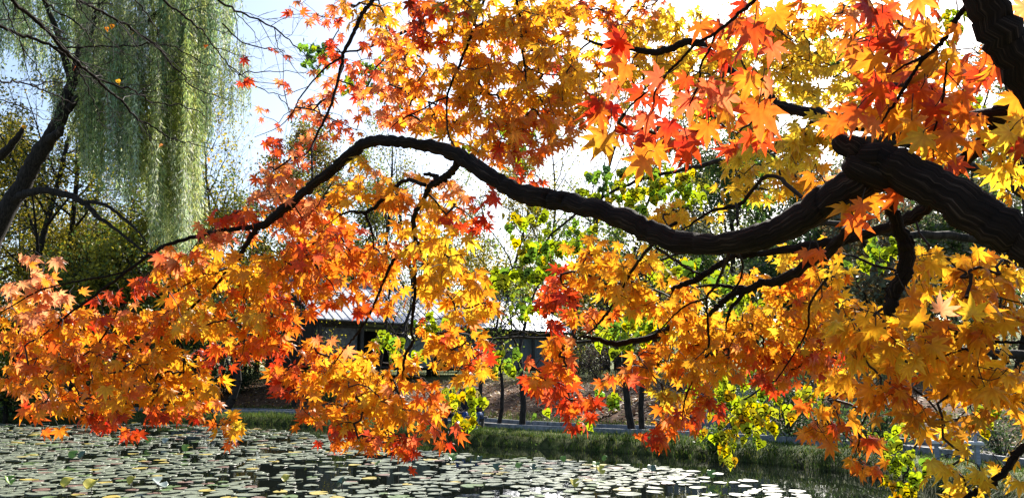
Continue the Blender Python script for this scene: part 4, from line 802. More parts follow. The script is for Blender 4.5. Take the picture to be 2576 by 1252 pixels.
# ---- leaf shapes (stem joint at the origin, middle lobe along +Y, about one unit across)
def maple_leaf(seed):
    g = np.random.default_rng(seed)
    ang = np.array([-122, -80, -39, 0, 39, 80, 122]) + g.normal(0, 3, 7)
    ln = np.array([.30, .49, .60, .63, .60, .49, .30]) * g.uniform(.92, 1.06, 7)
    sang = np.concatenate([[-158], (ang[1:] + ang[:-1]) / 2, [158]]); srad = np.array([.07,  .15, .21, .235, .235, .21, .15, .07])
    pol = lambda a, r: np.array([math.sin(R(a)) * r, math.cos(R(a)) * r])
    V = [(0, 0)]; K = [0.0]; T = []                       # K: 1 on a vein
    S = []
    for a, r in zip(sang, srad): S.append(len(V)); V.append(pol(a, r)); K.append(0)
    vein = [1.0] + [0] * len(S)
    for i in range(7):
        a, L = ang[i], ln[i]; u = pol(a, 1); w = np.array([u[1], -u[0]])
        i0 = len(V); hw = 0.092 * (0.62 + 0.6 * L)
        V += [u * L * .55 - w * hw, u * L * 1.06, u * L * .55 + w * hw, u * L * .5, u * L * .80 - w * hw * .40, u * L * .80 + w * hw * .40]
        vein += [0, 0.3, 0, 1, 0, 0]
        a0, a1, m, hL, t, hR, tL, tR = S[i], S[i + 1], i0 + 3, i0, i0 + 1, i0 + 2, i0 + 4, i0 + 5
        T += [(0, a0, m), (a0, hL, m), (hL, tL, m), (tL, t, m), (t, tR, m), (tR, hR, m), (hR, a1, m), (a1, 0, m)]
    V = np.array(V); r = np.linalg.norm(V, axis=1); vein = np.array(vein)
    z = -0.55 * r ** 2 * g.uniform(-.2, 1.9) + 0.035 * vein + g.normal(0, .02, len(V)) - 0.35 * g.normal() * V[:, 0] * V[:, 1]
    z += -0.25 * g.uniform(0, 1) * np.abs(V[:, 0]) ** 1.5
    return np.column_stack([V, z]), np.array(T), np.clip(r / 0.62, 0, 1), vein
def heart_leaf(seed):
    g = np.random.default_rng(seed)
    o = [(0, 0), (.12, -.10), (.30, -.11), (.44, .03), (.47, .22), (.41, .42), (.24, .62), (.085, .82), (0, 1.06)]
    V = list(o) + [(-x, y) for x, y in o[1:-1]][::-1]; n = len(V)
    V += [(0, .2), (0, .48), (0, .74)]; c = [n, n + 1, n + 2]; T = []
    for i in range(n):
        y = (V[i][1] + V[(i + 1) % n][1]) / 2; k = c[0] if y < .33 else c[1] if y < .64 else c[2]; T.append((i, (i + 1) % n, k))
    T += [(5, c[0], c[1]), (6, c[1], c[2]), (10, c[2], c[1]), (11, c[1], c[0])]
    V = np.array(V, float); V[:, 0] *= g.uniform(.85, 1.05)
    vein = np.zeros(len(V)); vein[c] = 1
    z = 0.12 * np.abs(V[:, 0]) * g.uniform(.2, 1.2) - 0.25 * (V[:, 1] - .2) ** 2 * g.uniform(.2, 1.6) + g.normal(0, .01, len(V))
    return np.column_stack([V, z]), np.array(T), np.clip(np.hypot(V[:, 0], V[:, 1] - .35) / .6, 0, 1), vein
MLEAF = [maple_leaf(s) for s in range(18)]; HLEAF = [heart_leaf(s) for s in range(5)]

def leaves_into(mb, shapes, B, T, N, S, c0, c1):
    """leaves at B, tips along T, facing N, S metres across, colour c0 at the heart and c1 at the tips"""
    T = unit(T); X = unit(np.cross(T, N)); N = np.cross(X, T)
    which = rng.integers(0, len(shapes), len(B))
    for k, (v, f, r, vein) in enumerate(shapes):
        i = np.where(which == k)[0]
        if not len(i): continue
        w = S[i][:, None, None] * (v[None, :, 0:1] * X[i][:, None] + v[None, :, 1:2] * T[i][:, None] + v[None, :, 2:3] * N[i][:, None])
        V = (B[i][:, None] + w).reshape(-1, 3)
        t = (r ** 1.6)[None, :, None]; C = c0[i][:, None] * (1 - t) + c1[i][:, None] * t
        C = C * (1 - (0.34 if len(v) > 30 else 0.1) * vein[None, :, None] * np.array([0.5, 1, 1]))
        F = (f[None] + (np.arange(len(i)) * len(v))[:, None, None]).reshape(-1, 3)
        mb.add(V, F, C.reshape(-1, 3))

_c = {'Y': (.93, .57, .035), 'B': (.95, .66, .055), 'A': (.94, .415, .022), 'O': (.94, .30, .02), 'Q': (.88, .14, .016), 'R': (.62, .032, .013),
      'D': (.36, .016, .012), 'S': (.94, .31, .12), 'P': (.82, .11, .055), 'V': (.56, .42, .03), 'W': (.56, .25, .025), 'T': (.95, .38, .19)}
# colour mixes: text of letters, each an equal share; heart colour / tip colour
PAL = {'red': 'RRRRQP/RRRRR', 'pink': 'PPRPQS/RPP', 'salmon': 'SSSQOP/SSQP', 'rosy': 'TTTSSO/TSS', 'deep': 'QQORDQR/QRR', 'orange': 'OOOAOQS/OOQA', 'amber': 'AAAAOYA/AAOA',
       'yellow': 'YYYYBAY/YYYA', 'bright': 'BBBYY/BYB', 'mix': 'AOQRYOA/OQRA', 'fire': 'OQOSROQPA/QRPO', 'glow': 'YAYAOBQ/AOQR', 'olive': 'VVAVYW/VAW', 'brown': 'WWVAOW/WAQ',
       'peach': 'AASATO/AST', 'cherry': 'RRDRRQ/RDR'}
def colours(n, pal, jit=0.12):
    a, b = PAL[pal].split('/'); h = np.array([_c[ch] for ch in a])[rng.integers(0, len(a), n)]; t = np.array([_c[ch] for ch in b])[rng.integers(0, len(b), n)]
    j = rng.normal(1, jit, (n, 1)); t = 0.45 * h + 0.55 * t
    b = rng.random((n, 1)) < .10; t = np.where(b, t * np.array([.45, .35, .5]), t)      # some tips have browned
    return np.clip(h * j, 0, .96), np.clip(t * j, 0, .96)
# sprays of leaves: (x, y, half width, half height, turn, depth, leaf size, cover, mix); one list per spray
SPR = [
 ('sparse red leaves at the top left end', [(725,18,55,24,0,4.2,38,.5,'pink'),(830,45,55,50,0,4.2,38,.7,'pink'),(848,128,52,34,0,4.1,38,1.1,'red'),(605,190,24,30,0,4.0,38,.7,'cherry'),(690,132,6,6,0,4,30,1,'pink'),(711,136,6,6,0,4,34,1,'pink'),(707,200,6,6,0,4,30,1,'salmon'),(712,219,6,6,0,4,32,1,'salmon'),(660,278,8,5,0,4,32,1,'salmon'),(664,298,8,5,0,4,32,1,'pink'),(726,287,12,8,0,4,36,1,'salmon'),(700,314,8,8,0,4,32,1,'pink'),(770,55,30,30,0,4.2,36,.25,'pink')]),
 ('loose pink and salmon spray against the sky', [(822,204,42,18,0,4.0,40,1.0,'salmon'),(808,262,52,48,0,4.0,40,1.1,'salmon'),(850,312,58,38,0,3.9,40,.8,'pink'),(800,348,45,32,0,3.8,40,.75,'salmon'),(905,200,58,55,0,4.0,41,1.1,'pink'),(960,125,66,46,0,4.0,42,1.1,'pink'),(955,280,66,48,0,3.9,42,1.15,'salmon'),(905,335,40,22,0,3.8,40,.8,'salmon')]),
 (None, [(940,35,72,46,0,3.8,44,1.5,'amber'),(1000,225,72,58,0,3.7,45,1.5,'salmon'),(1030,300,66,42,0,3.6,46,1.3,'salmon'),(1020,110,60,60,0,3.7,46,1.6,'peach')]),
 ('deep orange cluster at the top edge', [(1085,60,78,72,0,3.0,60,2.0,'deep'),(1040,175,74,64,0,3.2,50,1.8,'orange')]),
 (None, [(1160,35,60,45,0,2.9,60,1.6,'olive'),(1175,90,40,40,0,3.4,45,1.3,'cherry'),(1165,150,84,110,0,3.1,54,1.9,'amber'),(1100,285,86,60,0,3.2,50,1.6,'orange'),(1190,330,84,52,0,3.1,52,1.3,'amber')]),
 (None, [(1265,60,110,82,0,3.1,56,2.1,'amber'),(1235,215,112,84,0,3.1,56,2.1,'amber'),(1275,330,66,46,0,3.1,52,1.5,'orange'),(1290,150,60,60,0,3.6,40,1.0,'fire')]),
 (None, [(1385,60,110,76,0,3.1,56,2.0,'amber'),(1375,185,96,84,0,3.1,56,2.0,'amber'),(1335,290,86,56,0,3.1,54,1.5,'orange'),(1400,120,80,80,0,3.7,40,.9,'cherry')]),
 ('orange red leaves above the dipping limb', [(1335,375,76,40,0,3.0,52,1.3,'fire'),(1410,320,60,50,0,3.1,52,1.3,'orange'),(1230,385,60,34,0,3.1,50,1.0,'orange'),(1312,450,50,26,0,3.0,48,1.0,'red'),(1250,400,50,24,0,3.0,46,.8,'fire')]),
 (None, [(1530,28,160,42,0,3.8,42,1.7,'fire'),(1480,190,60,72,0,3.7,42,1.6,'glow'),(1430,260,60,50,0,3.6,46,1.6,'amber'),(1500,270,50,44,0,3.6,46,1.2,'yellow')]),
 ('yellow leaves behind the upper branch', [(1620,125,130,84,0,3.9,44,1.9,'yellow'),(1560,215,80,50,0,3.9,42,1.5,'yellow'),(1700,60,80,50,0,4.0,42,1.3,'yellow')]),
 ('glowing yellow heart of the crown', [(1905,150,150,130,0,4.2,46,1.9,'bright'),(1760,205,100,110,0,4.1,44,1.8,'yellow'),(2060,190,90,110,0,4.1,48,1.7,'bright'),(1990,55,110,50,0,4.0,48,1.6,'amber'),(1840,270,90,60,0,4.1,44,1.5,'yellow'),(2110,60,70,66,0,3.9,48,1.6,'peach'),(2230,110,80,80,0,4.0,48,1.4,'yellow'),(2180,230,90,70,0,4.0,48,1.6,'bright')]),
 ('yellow leaves below the upper limb', [(1960,360,110,90,0,2.6,62,2.0,'bright'),(2060,335,74,54,0,2.6,60,1.7,'yellow'),(1890,450,105,56,0,3.1,54,1.35,'yellow'),(1745,545,88,34,0,3.1,50,1.3,'yellow'),(1832,395,32,28,0,3.1,48,.7,'yellow'),(1660,535,55,34,0,3.1,46,1.0,'yellow'),(2010,430,80,50,0,3.0,56,1.7,'amber')]),
 ('red fill behind the large red leaves', [(1600,300,70,80,0,1.9,90,.8,'red'),(1720,330,110,80,0,1.9,92,1.0,'red'),(1850,110,60,100,0,1.9,95,1.0,'red'),(1900,330,70,90,0,1.9,95,1.0,'fire')]),
 ('large red and orange leaves beside the upper right limb', [(2270,70,120,80,0,1.9,95,1.2,'fire'),(2340,190,130,95,0,1.9,95,1.25,'fire'),(2240,260,120,90,0,1.9,92,1.5,'orange'),(2370,320,100,80,0,1.9,92,1.4,'orange'),(2160,120,70,90,0,2.0,90,1.0,'fire'),(2450,160,50,60,0,1.9,95,.9,'fire'),(2130,330,70,50,0,1.95,90,1.4,'fire'),(2050,430,60,40,40,1.95,90,1.3,'fire')]),
 ('yellow leaves at the right edge', [(2535,335,52,66,0,1.85,85,1.5,'yellow'),(2530,440,58,46,0,1.85,85,1.3,'yellow'),(2555,500,30,25,0,1.85,80,.9,'amber')]),
 (None, [(2420,690,160,66,0,2.1,80,1.9,'amber'),(2530,680,60,50,0,2.1,80,1.5,'yellow'),(2330,640,50,30,0,2.1,75,1.3,'yellow'),(2460,740,60,34,0,2.2,60,.9,'red'),(2380,720,100,60,0,2.4,66,1.2,'yellow')]),
 ('broad amber leaves near the lower right', [(2250,840,180,84,0,1.95,95,1.9,'amber'),(2470,815,130,84,0,1.95,95,2.0,'amber'),(2400,950,180,72,0,1.95,95,2.1,'amber'),(2150,900,104,64,0,2.1,86,1.7,'amber'),(2525,960,70,64,0,2.0,88,1.8,'amber'),(2260,990,110,48,0,2.05,86,1.7,'orange'),(2330,870,200,90,0,2.3,76,1.4,'yellow')]),
 ('dull olive brown leaves low on the right', [(2280,1040,110,44,0,2.1,80,1.3,'brown'),(2450,1050,84,38,0,2.1,80,1.3,'brown'),(2540,1040,44,40,0,2.1,84,1.3,'amber'),(2370,1075,60,20,0,2.1,72,.7,'brown')]),
 ('orange spray drooping towards the pond on the right', [(2110,1010,88,52,0,2.5,74,1.6,'orange'),(2125,1090,100,54,0,2.5,72,1.7,'fire'),(2190,1165,62,44,0,2.5,70,1.6,'orange'),(2060,1080,40,30,0,2.6,70,1.0,'orange')]),
 ('light yellow spray in the bottom right corner', [(2400,1180,64,42,0,2.0,80,1.4,'yellow'),(2465,1165,66,34,0,2.0,80,1.3,'yellow'),(2530,1190,46,30,0,2.0,76,1.2,'yellow'),(2420,1236,110,22,0,2.0,80,1.3,'yellow'),(2380,1120,24,20,0,2.0,76,.8,'yellow')]),
 (None, [(2050,715,104,60,0,3.3,54,1.7,'glow'),(2020,820,104,72,0,3.3,54,1.9,'glow'),(1940,790,90,76,0,3.3,54,1.7,'amber'),(2100,800,80,70,0,3.2,56,1.5,'amber')]),
 ('mixed red and yellow leaves in the middle right', [(1985,900,100,60,0,3.3,52,2.0,'fire'),(1890,890,112,66,0,3.3,54,2.0,'orange'),(1965,955,76,38,0,3.3,54,1.6,'red'),(2060,890,80,60,0,3.3,52,1.6,'mix'),(2090,690,60,40,0,3.2,54,1.3,'glow')]),
 (None, [(1990,640,86,40,0,3.2,54,1.4,'yellow'),(1900,700,64,32,0,3.2,54,1.2,'amber'),(2090,635,60,30,0,3.0,56,1.2,'amber')]),
 ('amber spray under the dipping limb', [(1530,680,104,66,0,3.0,58,1.9,'amber'),(1470,640,60,44,0,3.0,56,1.6,'amber'),(1610,735,84,58,0,3.0,58,1.7,'amber'),(1620,650,50,36,0,3.0,56,1.2,'yellow'),(1480,790,66,38,0,3.1,54,1.4,'fire'),(1440,720,60,44,0,3.05,56,1.5,'orange')]),
 ('red clump hanging in the middle', [(1392,770,52,54,0,3.0,57,1.7,'red'),(1395,865,46,50,0,3.0,57,1.7,'orange'),(1385,935,66,48,0,3.0,57,1.8,'fire'),(1410,1000,80,42,0,3.0,57,1.8,'red'),(1450,1050,46,26,0,3.0,57,1.6,'red'),(1345,950,26,34,0,3.0,55,1.4,'red'),(1400,690,34,36,0,3.05,55,1.2,'red'),(1340,965,34,26,0,3.0,55,1.3,'red')]),
 ('amber spray right of the middle', [(1720,800,104,60,0,3.1,57,1.9,'amber'),(1800,850,116,72,0,3.1,57,2.0,'amber'),(1740,920,104,60,0,3.1,57,1.9,'amber'),(1640,900,90,52,0,3.1,57,1.5,'orange'),(1550,935,60,34,0,3.1,57,1.4,'fire'),(1690,740,60,40,0,3.1,55,1.3,'amber'),(1880,800,70,60,0,3.2,54,1.5,'amber')]),
 ('dull yellow and red leaves hanging low', [(1680,980,46,34,0,3.0,58,1.7,'olive'),(1690,1040,58,36,0,3.0,60,1.8,'orange'),(1640,1092,50,24,28,3.0,58,1.5,'red'),(1700,1070,50,30,0,3.0,58,1.5,'fire'),(1765,1048,56,36,0,3.0,60,1.7,'red'),(1765,1000,46,30,0,3.0,58,1.5,'fire')]),
 ('pale orange leaves under the arch', [(985,460,96,50,0,2.9,62,1.4,'peach'),(1000,520,70,34,0,2.9,60,1.2,'peach'),(1110,500,80,56,0,2.9,58,1.5,'peach'),(1170,545,72,36,0,2.9,58,1.4,'red'),(1225,490,38,34,0,2.9,55,1.0,'red'),(900,408,22,30,0,2.9,55,1.1,'olive'),(880,470,46,52,0,2.95,56,1.2,'amber'),(1050,560,60,40,0,2.95,58,1.2,'amber')]),
 (None, [(1095,640,96,66,0,2.95,62,1.9,'yellow'),(1140,690,84,58,0,2.95,62,1.8,'amber'),(1165,760,84,44,0,3.0,60,1.7,'amber'),(1205,800,52,42,0,3.0,58,1.5,'amber'),(1040,720,60,50,0,3.0,58,1.2,'amber')]),
 ('orange spray left of the hanging branch', [(970,655,84,54,0,3.0,58,1.8,'orange'),(895,680,96,60,0,3.05,56,1.9,'orange'),(910,755,94,32,0,3.05,56,1.5,'fire'),(850,620,66,46,0,3.05,55,1.6,'fire'),(985,765,34,26,0,3.0,55,1.0,'orange')]),
 ('salmon and red spray along the descending limb', [(800,600,104,76,0,3.05,54,1.8,'fire'),(755,540,96,52,0,3.05,53,1.7,'salmon'),(690,480,74,54,0,3.2,50,1.5,'salmon'),(685,372,54,20,0,3.4,42,1.0,'red'),(700,430,66,30,0,3.3,46,1.1,'salmon'),(830,520,60,40,0,3.05,52,1.3,'orange'),(740,395,60,26,0,3.4,44,.7,'salmon')]),
 ('bright red tip spray before the willow', [(566,543,66,18,0,3.1,54,1.6,'red'),(595,585,88,30,0,3.1,54,1.6,'salmon'),(630,530,40,26,0,3.1,52,1.2,'fire')]),
 (None, [(620,690,104,60,0,3.1,55,1.9,'amber'),(700,780,96,64,0,3.15,55,1.8,'fire'),(540,670,86,52,0,3.1,55,1.7,'amber'),(785,700,86,66,0,3.1,55,1.8,'orange'),(740,660,60,50,0,3.1,54,1.5,'orange')]),
 ('scarlet fringe of the left spray', [(372,705,52,28,-20,3.1,52,1.5,'red'),(278,745,42,18,-20,3.1,50,1.3,'red'),(440,650,56,34,0,3.1,54,1.4,'salmon'),(415,690,40,26,0,3.1,52,1.2,'fire')]),
 ('orange and yellow left spray', [(470,695,84,52,0,3.1,56,1.8,'amber'),(480,785,110,66,0,3.1,56,2.0,'glow'),(585,795,104,68,0,3.1,56,1.9,'glow'),(640,865,104,42,0,3.15,54,1.8,'fire'),(560,895,84,24,0,3.15,52,1.4,'red'),(395,815,84,48,0,3.1,56,1.7,'orange'),(695,900,44,20,0,3.2,50,1.2,'red'),(390,872,26,12,0,3.15,45,1.0,'red')]),
 ('rosy leaves raised at the left edge', [(92,655,54,32,0,3.05,58,1.2,'rosy'),(110,700,50,26,0,3.05,56,1.2,'rosy'),(40,715,52,32,0,3.05,56,1.4,'rosy'),(120,745,70,40,0,3.05,56,1.5,'rosy'),(45,785,70,50,0,3.05,56,1.8,'peach'),(165,785,60,34,0,3.05,56,1.4,'peach')]),
 (None, [(100,855,112,60,0,3.1,56,1.9,'orange'),(200,845,104,66,0,3.1,56,1.9,'orange'),(300,795,84,42,0,3.1,55,1.6,'orange'),(215,800,60,30,0,3.1,52,1.2,'fire')]),
 ('dense orange lower left spray', [(255,925,150,68,0,3.0,60,2.1,'orange'),(80,950,104,60,0,3.05,58,1.9,'orange'),(60,905,60,40,0,3.2,50,1.2,'red'),(380,915,110,58,0,3.05,58,1.9,'amber'),(475,955,72,48,0,3.05,57,1.8,'amber'),(350,1000,116,42,0,3.0,60,2.0,'amber'),(200,1010,116,42,0,3.0,60,1.9,'orange')]),
 ('red hem of the lower left spray over the pads', [(80,1030,56,20,0,3.05,58,1.3,'fire'),(290,1062,64,26,0,3.05,56,1.6,'red'),(330,1088,34,12,0,3.05,52,1.5,'red'),(136,1062,12,10,0,3.0,56,1,'orange'),(425,1025,46,28,0,3.05,56,1.5,'fire'),(250,1040,60,26,0,2.95,54,1.7,'red'),(400,1040,60,24,0,2.97,54,1.3,'red')]),
 ('drooping spray tip over the lily pads', [(525,1020,54,42,0,3.1,54,1.6,'orange'),(575,1078,42,26,30,3.1,50,1.7,'glow'),(600,1105,22,12,0,3.1,44,1.3,'red'),(470,1035,30,24,0,3.1,54,1.1,'red'),(540,975,34,26,0,3.1,54,1.4,'amber')]),
 (None, [(800,895,74,52,0,3.15,55,1.8,'orange'),(770,945,84,52,0,3.15,55,1.8,'orange'),(722,980,38,32,0,3.15,54,1.4,'red'),(890,950,104,60,0,3.1,57,2.0,'amber'),(730,935,36,30,0,3.2,52,1.2,'fire')]),
 ('yellow and orange lower centre spray', [(965,915,84,52,0,3.1,57,1.8,'amber'),(835,1030,94,44,0,3.1,56,1.9,'orange'),(930,1035,114,54,0,3.05,58,2.0,'amber'),(1035,1000,84,62,0,3.05,58,2.0,'orange'),(1080,1055,54,44,0,3.05,57,1.7,'fire'),(900,985,60,50,0,3.2,52,1.3,'glow')]),
 ('red hem of the lower centre spray', [(950,1105,104,30,0,2.98,55,1.8,'fire'),(1028,1118,44,32,0,2.98,55,1.8,'red'),(870,1080,60,26,0,2.95,55,1.3,'red'),(1038,1158,18,14,0,3.05,50,1.2,'red'),(728,1078,12,10,0,3.1,46,1.4,'fire'),(798,1124,26,12,0,3.1,46,1.1,'red'),(860,1108,44,22,0,3.1,52,1.4,'fire'),(1115,1100,28,18,20,3.05,52,1.5,'red')]),
 ('amber and red spray in front of the barn', [(1135,880,94,48,0,3.1,57,1.7,'amber'),(1200,895,40,42,0,3.1,55,1.6,'red'),(1140,830,56,24,0,3.1,54,1.4,'fire'),(1170,930,62,32,0,3.1,56,1.5,'amber'),(1080,850,34,26,0,3.1,55,1.2,'amber'),(1060,830,24,14,0,3.1,50,.9,'fire')]),
]
# the big leaves nearest the camera: x, y of the stem joint, size, tip angle (0 down, + towards the right), mix
BIG = []
for ox, oy, k, rows in ((2300, 100, 2.087, [(300,110,250,-70,'red'),(330,150,260,-60,'red'),(340,330,300,-50,'pink'),(220,480,200,-20,'red'),(620,430,250,-80,'pink'),(470,560,220,-60,'cherry'),
        (120,640,290,-10,'cherry'),(120,700,260,10,'cherry'),(190,900,320,-30,'brown'),(130,930,260,-60,'brown'),(520,740,260,0,'red'),(840,430,200,-30,'cherry'),(1000,500,270,-60,'pink'),(1010,470,240,20,'pink'),
        (1170,200,240,-60,'red'),(960,-10,230,10,'red'),(1120,0,260,-10,'red'),(490,1090,330,-60,'orange'),(580,1000,280,10,'fire'),(850,950,320,5,'red'),(1020,820,280,-10,'fire'),(700,800,260,-10,'red'),
        (870,600,280,-40,'salmon'),(1170,700,330,5,'amber'),(1120,560,300,30,'fire'),(620,600,200,-40,'red')]),
    (2900, 0, 2.087, [(320,90,330,40,'deep'),(140,220,340,0,'cherry'),(300,370,260,-10,'red'),(60,20,220,0,'red'),(530,-30,200,5,'red'),(180,880,420,-5,'salmon'),(120,640,300,-20,'fire'),(240,680,250,60,'fire'),
        (1070,-20,330,-20,'brown'),(1080,60,350,-40,'deep'),(1130,460,340,-10,'deep'),(1180,700,400,-40,'red'),(980,900,320,-60,'red'),(860,1000,260,-50,'fire'),(660,60,170,0,'orange'),(1160,330,240,20,'red')]),
    (3432, 0, 2.087, [(390,-20,260,0,'salmon'),(200,340,330,0,'deep'),(440,220,300,10,'fire'),(90,110,220,-20,'red'),(520,90,180,40,'red'),(700,210,240,30,'orange'),(540,480,380,-25,'brown'),(650,400,290,50,'amber'),
        (980,440,260,40,'red'),(1000,540,260,20,'orange'),(880,590,260,0,'red'),(760,750,260,50,'salmon'),(740,880,270,0,'fire'),(740,1010,210,-10,'orange'),(1270,60,240,-50,'orange'),(1200,800,300,-35,'orange'),
        (400,740,250,0,'deep'),(220,900,380,-10,'brown'),(520,880,260,-20,'red'),(580,1010,200,20,'red'),(330,1000,300,20,'orange'),(60,700,250,-20,'deep'),(650,1100,300,-30,'orange'),(430,1120,300,-40,'amber'),(1240,1010,260,-80,'yellow'),(1250,1180,240,-30,'red'),(1130,1090,240,-50,'yellow')]),
    (3300, 500, 2.504, [(1090,260,300,60,'orange'),(1160,340,280,40,'salmon'),(1100,480,340,75,'deep'),(320,690,340,0,'deep'),(560,640,330,25,'red'),(160,890,330,10,'deep'),(80,780,280,-20,'orange'),(240,760,260,-30,'fire')]),
    (3000, 1000, 2.496, [(1560,660,310,-110,'amber'),(1755,560,260,165,'rosy'),(2070,595,300,170,'yellow'),(1010,625,260,10,'amber'),(1120,710,300,20,'amber'),(1450,420,300,60,'amber'),(2340,620,260,175,'amber'),(560,-30,200,20,'deep'),(450,-20,230,-20,'deep')])):
    for x, y, s, a, p in rows: BIG.append((((ox + x / k) / 4032 * 2576), ((oy + y / k) / 4032 * 2576), s / k / 4032 * 2576 * 1.28, a, p))

def leaf_frames(n, droop, face, lean=0.0, az=None):
    """tip directions and facing normals for leaves that hang and turn their blades towards the light or the open side"""
    h = rng.uniform(0, 2 * math.pi, n); T = np.stack([np.cos(h), np.sin(h) * 0.7, np.zeros(n)], 1) * rng.uniform(.35, 1.1, (n, 1)) + np.array([lean, 0, -1.0]) * rng.uniform(.5, 1.3, (n, 1)) * droop
    N = np.array([0, -0.85, 0.5]) * face + rng.normal(0, 0.6, (n, 3))
    return unit(T), unit(N)

def grow_twigs(nodes, owner, roots, maxr=0.0045):
    """joins every leaf node to the nearest branch or to an earlier node; twig thickness follows what it carries"""
    n = len(nodes); best = np.full(n, 1e9); par = np.full(n, -1); rp = np.zeros((n, 3))
    for i in range(0, n, 400):
        d = np.linalg.norm(nodes[i:i + 400, None] - roots[None], axis=2); k = d.argmin(1); best[i:i + 400] = d[np.arange(len(k)), k]; rp[i:i + 400] = roots[k]
    done = np.zeros(n, bool); order = []; cost = best.copy()
    for _ in range(n):
        i = int(np.where(done, 1e9, cost).argmin()); done[i] = True; order.append(i)
        d = np.linalg.norm(nodes - nodes[i], axis=1) * 1.04 + 0.06 * cost[i]
        m = (~done) & (d < cost); cost[m] = d[m]; par[m] = i
    cnt = np.ones(n)
    for i in order[::-1]:
        if par[i] >= 0: cnt[par[i]] += cnt[i]
    out = {}
    rad = np.minimum(maxr, 0.0011 * cnt ** 0.42)
    for i in order:
        a = nodes[par[i]] if par[i] >= 0 else rp[i]; b = nodes[i]; L = np.linalg.norm(b - a)
        if L > 0.9 or L < 1e-4: continue
        k = max(2, int(L / 0.05)); t = np.linspace(0, 1, k + 1)[:, None]; bow = rng.normal(0, 0.07 * L, 3)
        P = a + (b - a) * t + bow * np.sin(math.pi * t) + np.pad(rng.normal(0, 0.004, (k - 1, 3)), ((1, 1), (0, 0)))
        r0 = min(maxr, rad[i] * 1.15); r = np.linspace(r0, rad[i], k + 1)
        out.setdefault(owner[i], []).append((P[:-1], P[1:], r[:-1], r[1:]))
    return out

def sprays(root, specs, branch_list, shapes, lmat, tmat, leafname, twigname, palf, per=2.7, pet=0.55, fillk=0.235, droop=1.0, face=0.9, shrink=1.0, realsize=1.0, maxr=0.0045):
    nodes, owner, meta = [], [], []
    for si, (lab, regs) in enumerate(specs):
        for (x, y, rx, ry, rot, d, lp, cov, pal) in regs:
            lp = lp * shrink
            nl = max(2, 1.14 * cov * math.pi * rx * ry / (fillk * lp * lp)); n = max(1, int(round(nl / per)))
            a = rng.uniform(0, 2 * math.pi, n); q = np.sqrt(rng.uniform(0, 1, n)); c, s = math.cos(R(rot)), math.sin(R(rot))
            u, v = q * np.cos(a) * max(rx - .24 * lp, rx * .45), q * np.sin(a) * max(ry - .22 * lp, ry * .45) - 0.20 * lp * min(1, droop)
            th = 0.10 * d / 3 + 0.18 * min(rx, ry) / FOC * d
            nd = W(x + u * c - v * s, y + u * s + v * c, d + rng.normal(0, th, n) + rng.uniform(.02, .16) * min(1, d / 3))
            for p in nd: nodes.append(p); owner.append(si); meta.append((lp / FOC * d * realsize, pal))
    nodes = np.array(nodes); owner = np.array(owner)
    tw = grow_twigs(nodes, owner, np.concatenate(branch_list), maxr)
    for si, (lab, regs) in enumerate(specs):
        lm, tm = MB(), MB(); idx = np.where(owner == si)[0]; B, T, N, S, C0, C1 = [], [], [], [], [], []
        for (P0, P1, r0, r1) in tw.get(si, []): tm.segs(P0, P1, r0, r1, 5)
        q0, q1 = [], []
        for i in idx:
            size, pal = meta[i]; k = max(1, int(rng.integers(int(per), int(per) + 2) if rng.random() < .8 else per - 1))
            t, nn = leaf_frames(k, droop, face)
            pd = unit(t * .7 + rng.normal(0, .45, (k, 3)) + np.array([0, 0, .15])); L = size * pet * rng.uniform(.5, 1.3, (k, 1))
            b = nodes[i] + pd * L; q0 += [nodes[i]] * k; q1 += list(b)
            c0, c1 = palf(k, pal); B += list(b); T += list(t); N += list(nn); S += list(size * rng.uniform(.72, 1.15, k)); C0 += list(c0); C1 += list(c1)
        B, T, N, S, C0, C1 = map(np.array, (B, T, N, S, C0, C1))
        leaves_into(lm, shapes, B, T, N, S, C0, C1)
        q0, q1 = np.array(q0), np.array(q1); tm.segs(q0, q1, np.full(len(q0), .0009), np.full(len(q0), .0007), 3)
        o = lm.build(leafname, lmat, root, True, True); tag(o, lab)
        t = tm.build(twigname, tmat, o, True)
sprays(maple, SPR, branch_pts, MLEAF, M_MAPLE, M_TWIG, 'leaf_spray', 'twig', colours, shrink=0.87)
# large near leaves, each on its own stalk
lm, tm = MB(), MB(); B, T, N, S, C0, C1 = [], [], [], [], [], []
for x, y, s, a, p in BIG:
    d = float(rng.uniform(1.58, 1.74)); b = W(x, y, d); t = RT * math.sin(R(a)) - UP * math.cos(R(a))
    t = t + FWD * rng.normal(0.0, 0.35); n = -FWD + rng.normal(0, .38, 3) + UP * .15
    c0, c1 = colours(1, p, .06); B.append(b); T.append(t); N.append(n); S.append(s / FOC * d * .95); C0.append(c0[0]); C1.append(c1[0])
    e = b - unit(t) * s / FOC * d * rng.uniform(.25, .5) + rng.normal(0, .008, 3) + UP * .012; m = (b + e) / 2 + rng.normal(0, .004, 3)
    q = spline([b, m, e], 4); tm.tube(q, .0011, 5)
B, T, N, S, C0, C1 = map(np.array, (B, T, N, S, C0, C1)); leaves_into(lm, MLEAF, B, T, N, S, C0, C1)
o = tag(lm.build('leaf_spray', M_MAPLE, maple, True, True), 'large deep red and orange leaves hanging nearest the camera'); tm.build('twig', M_TWIG, o, True)
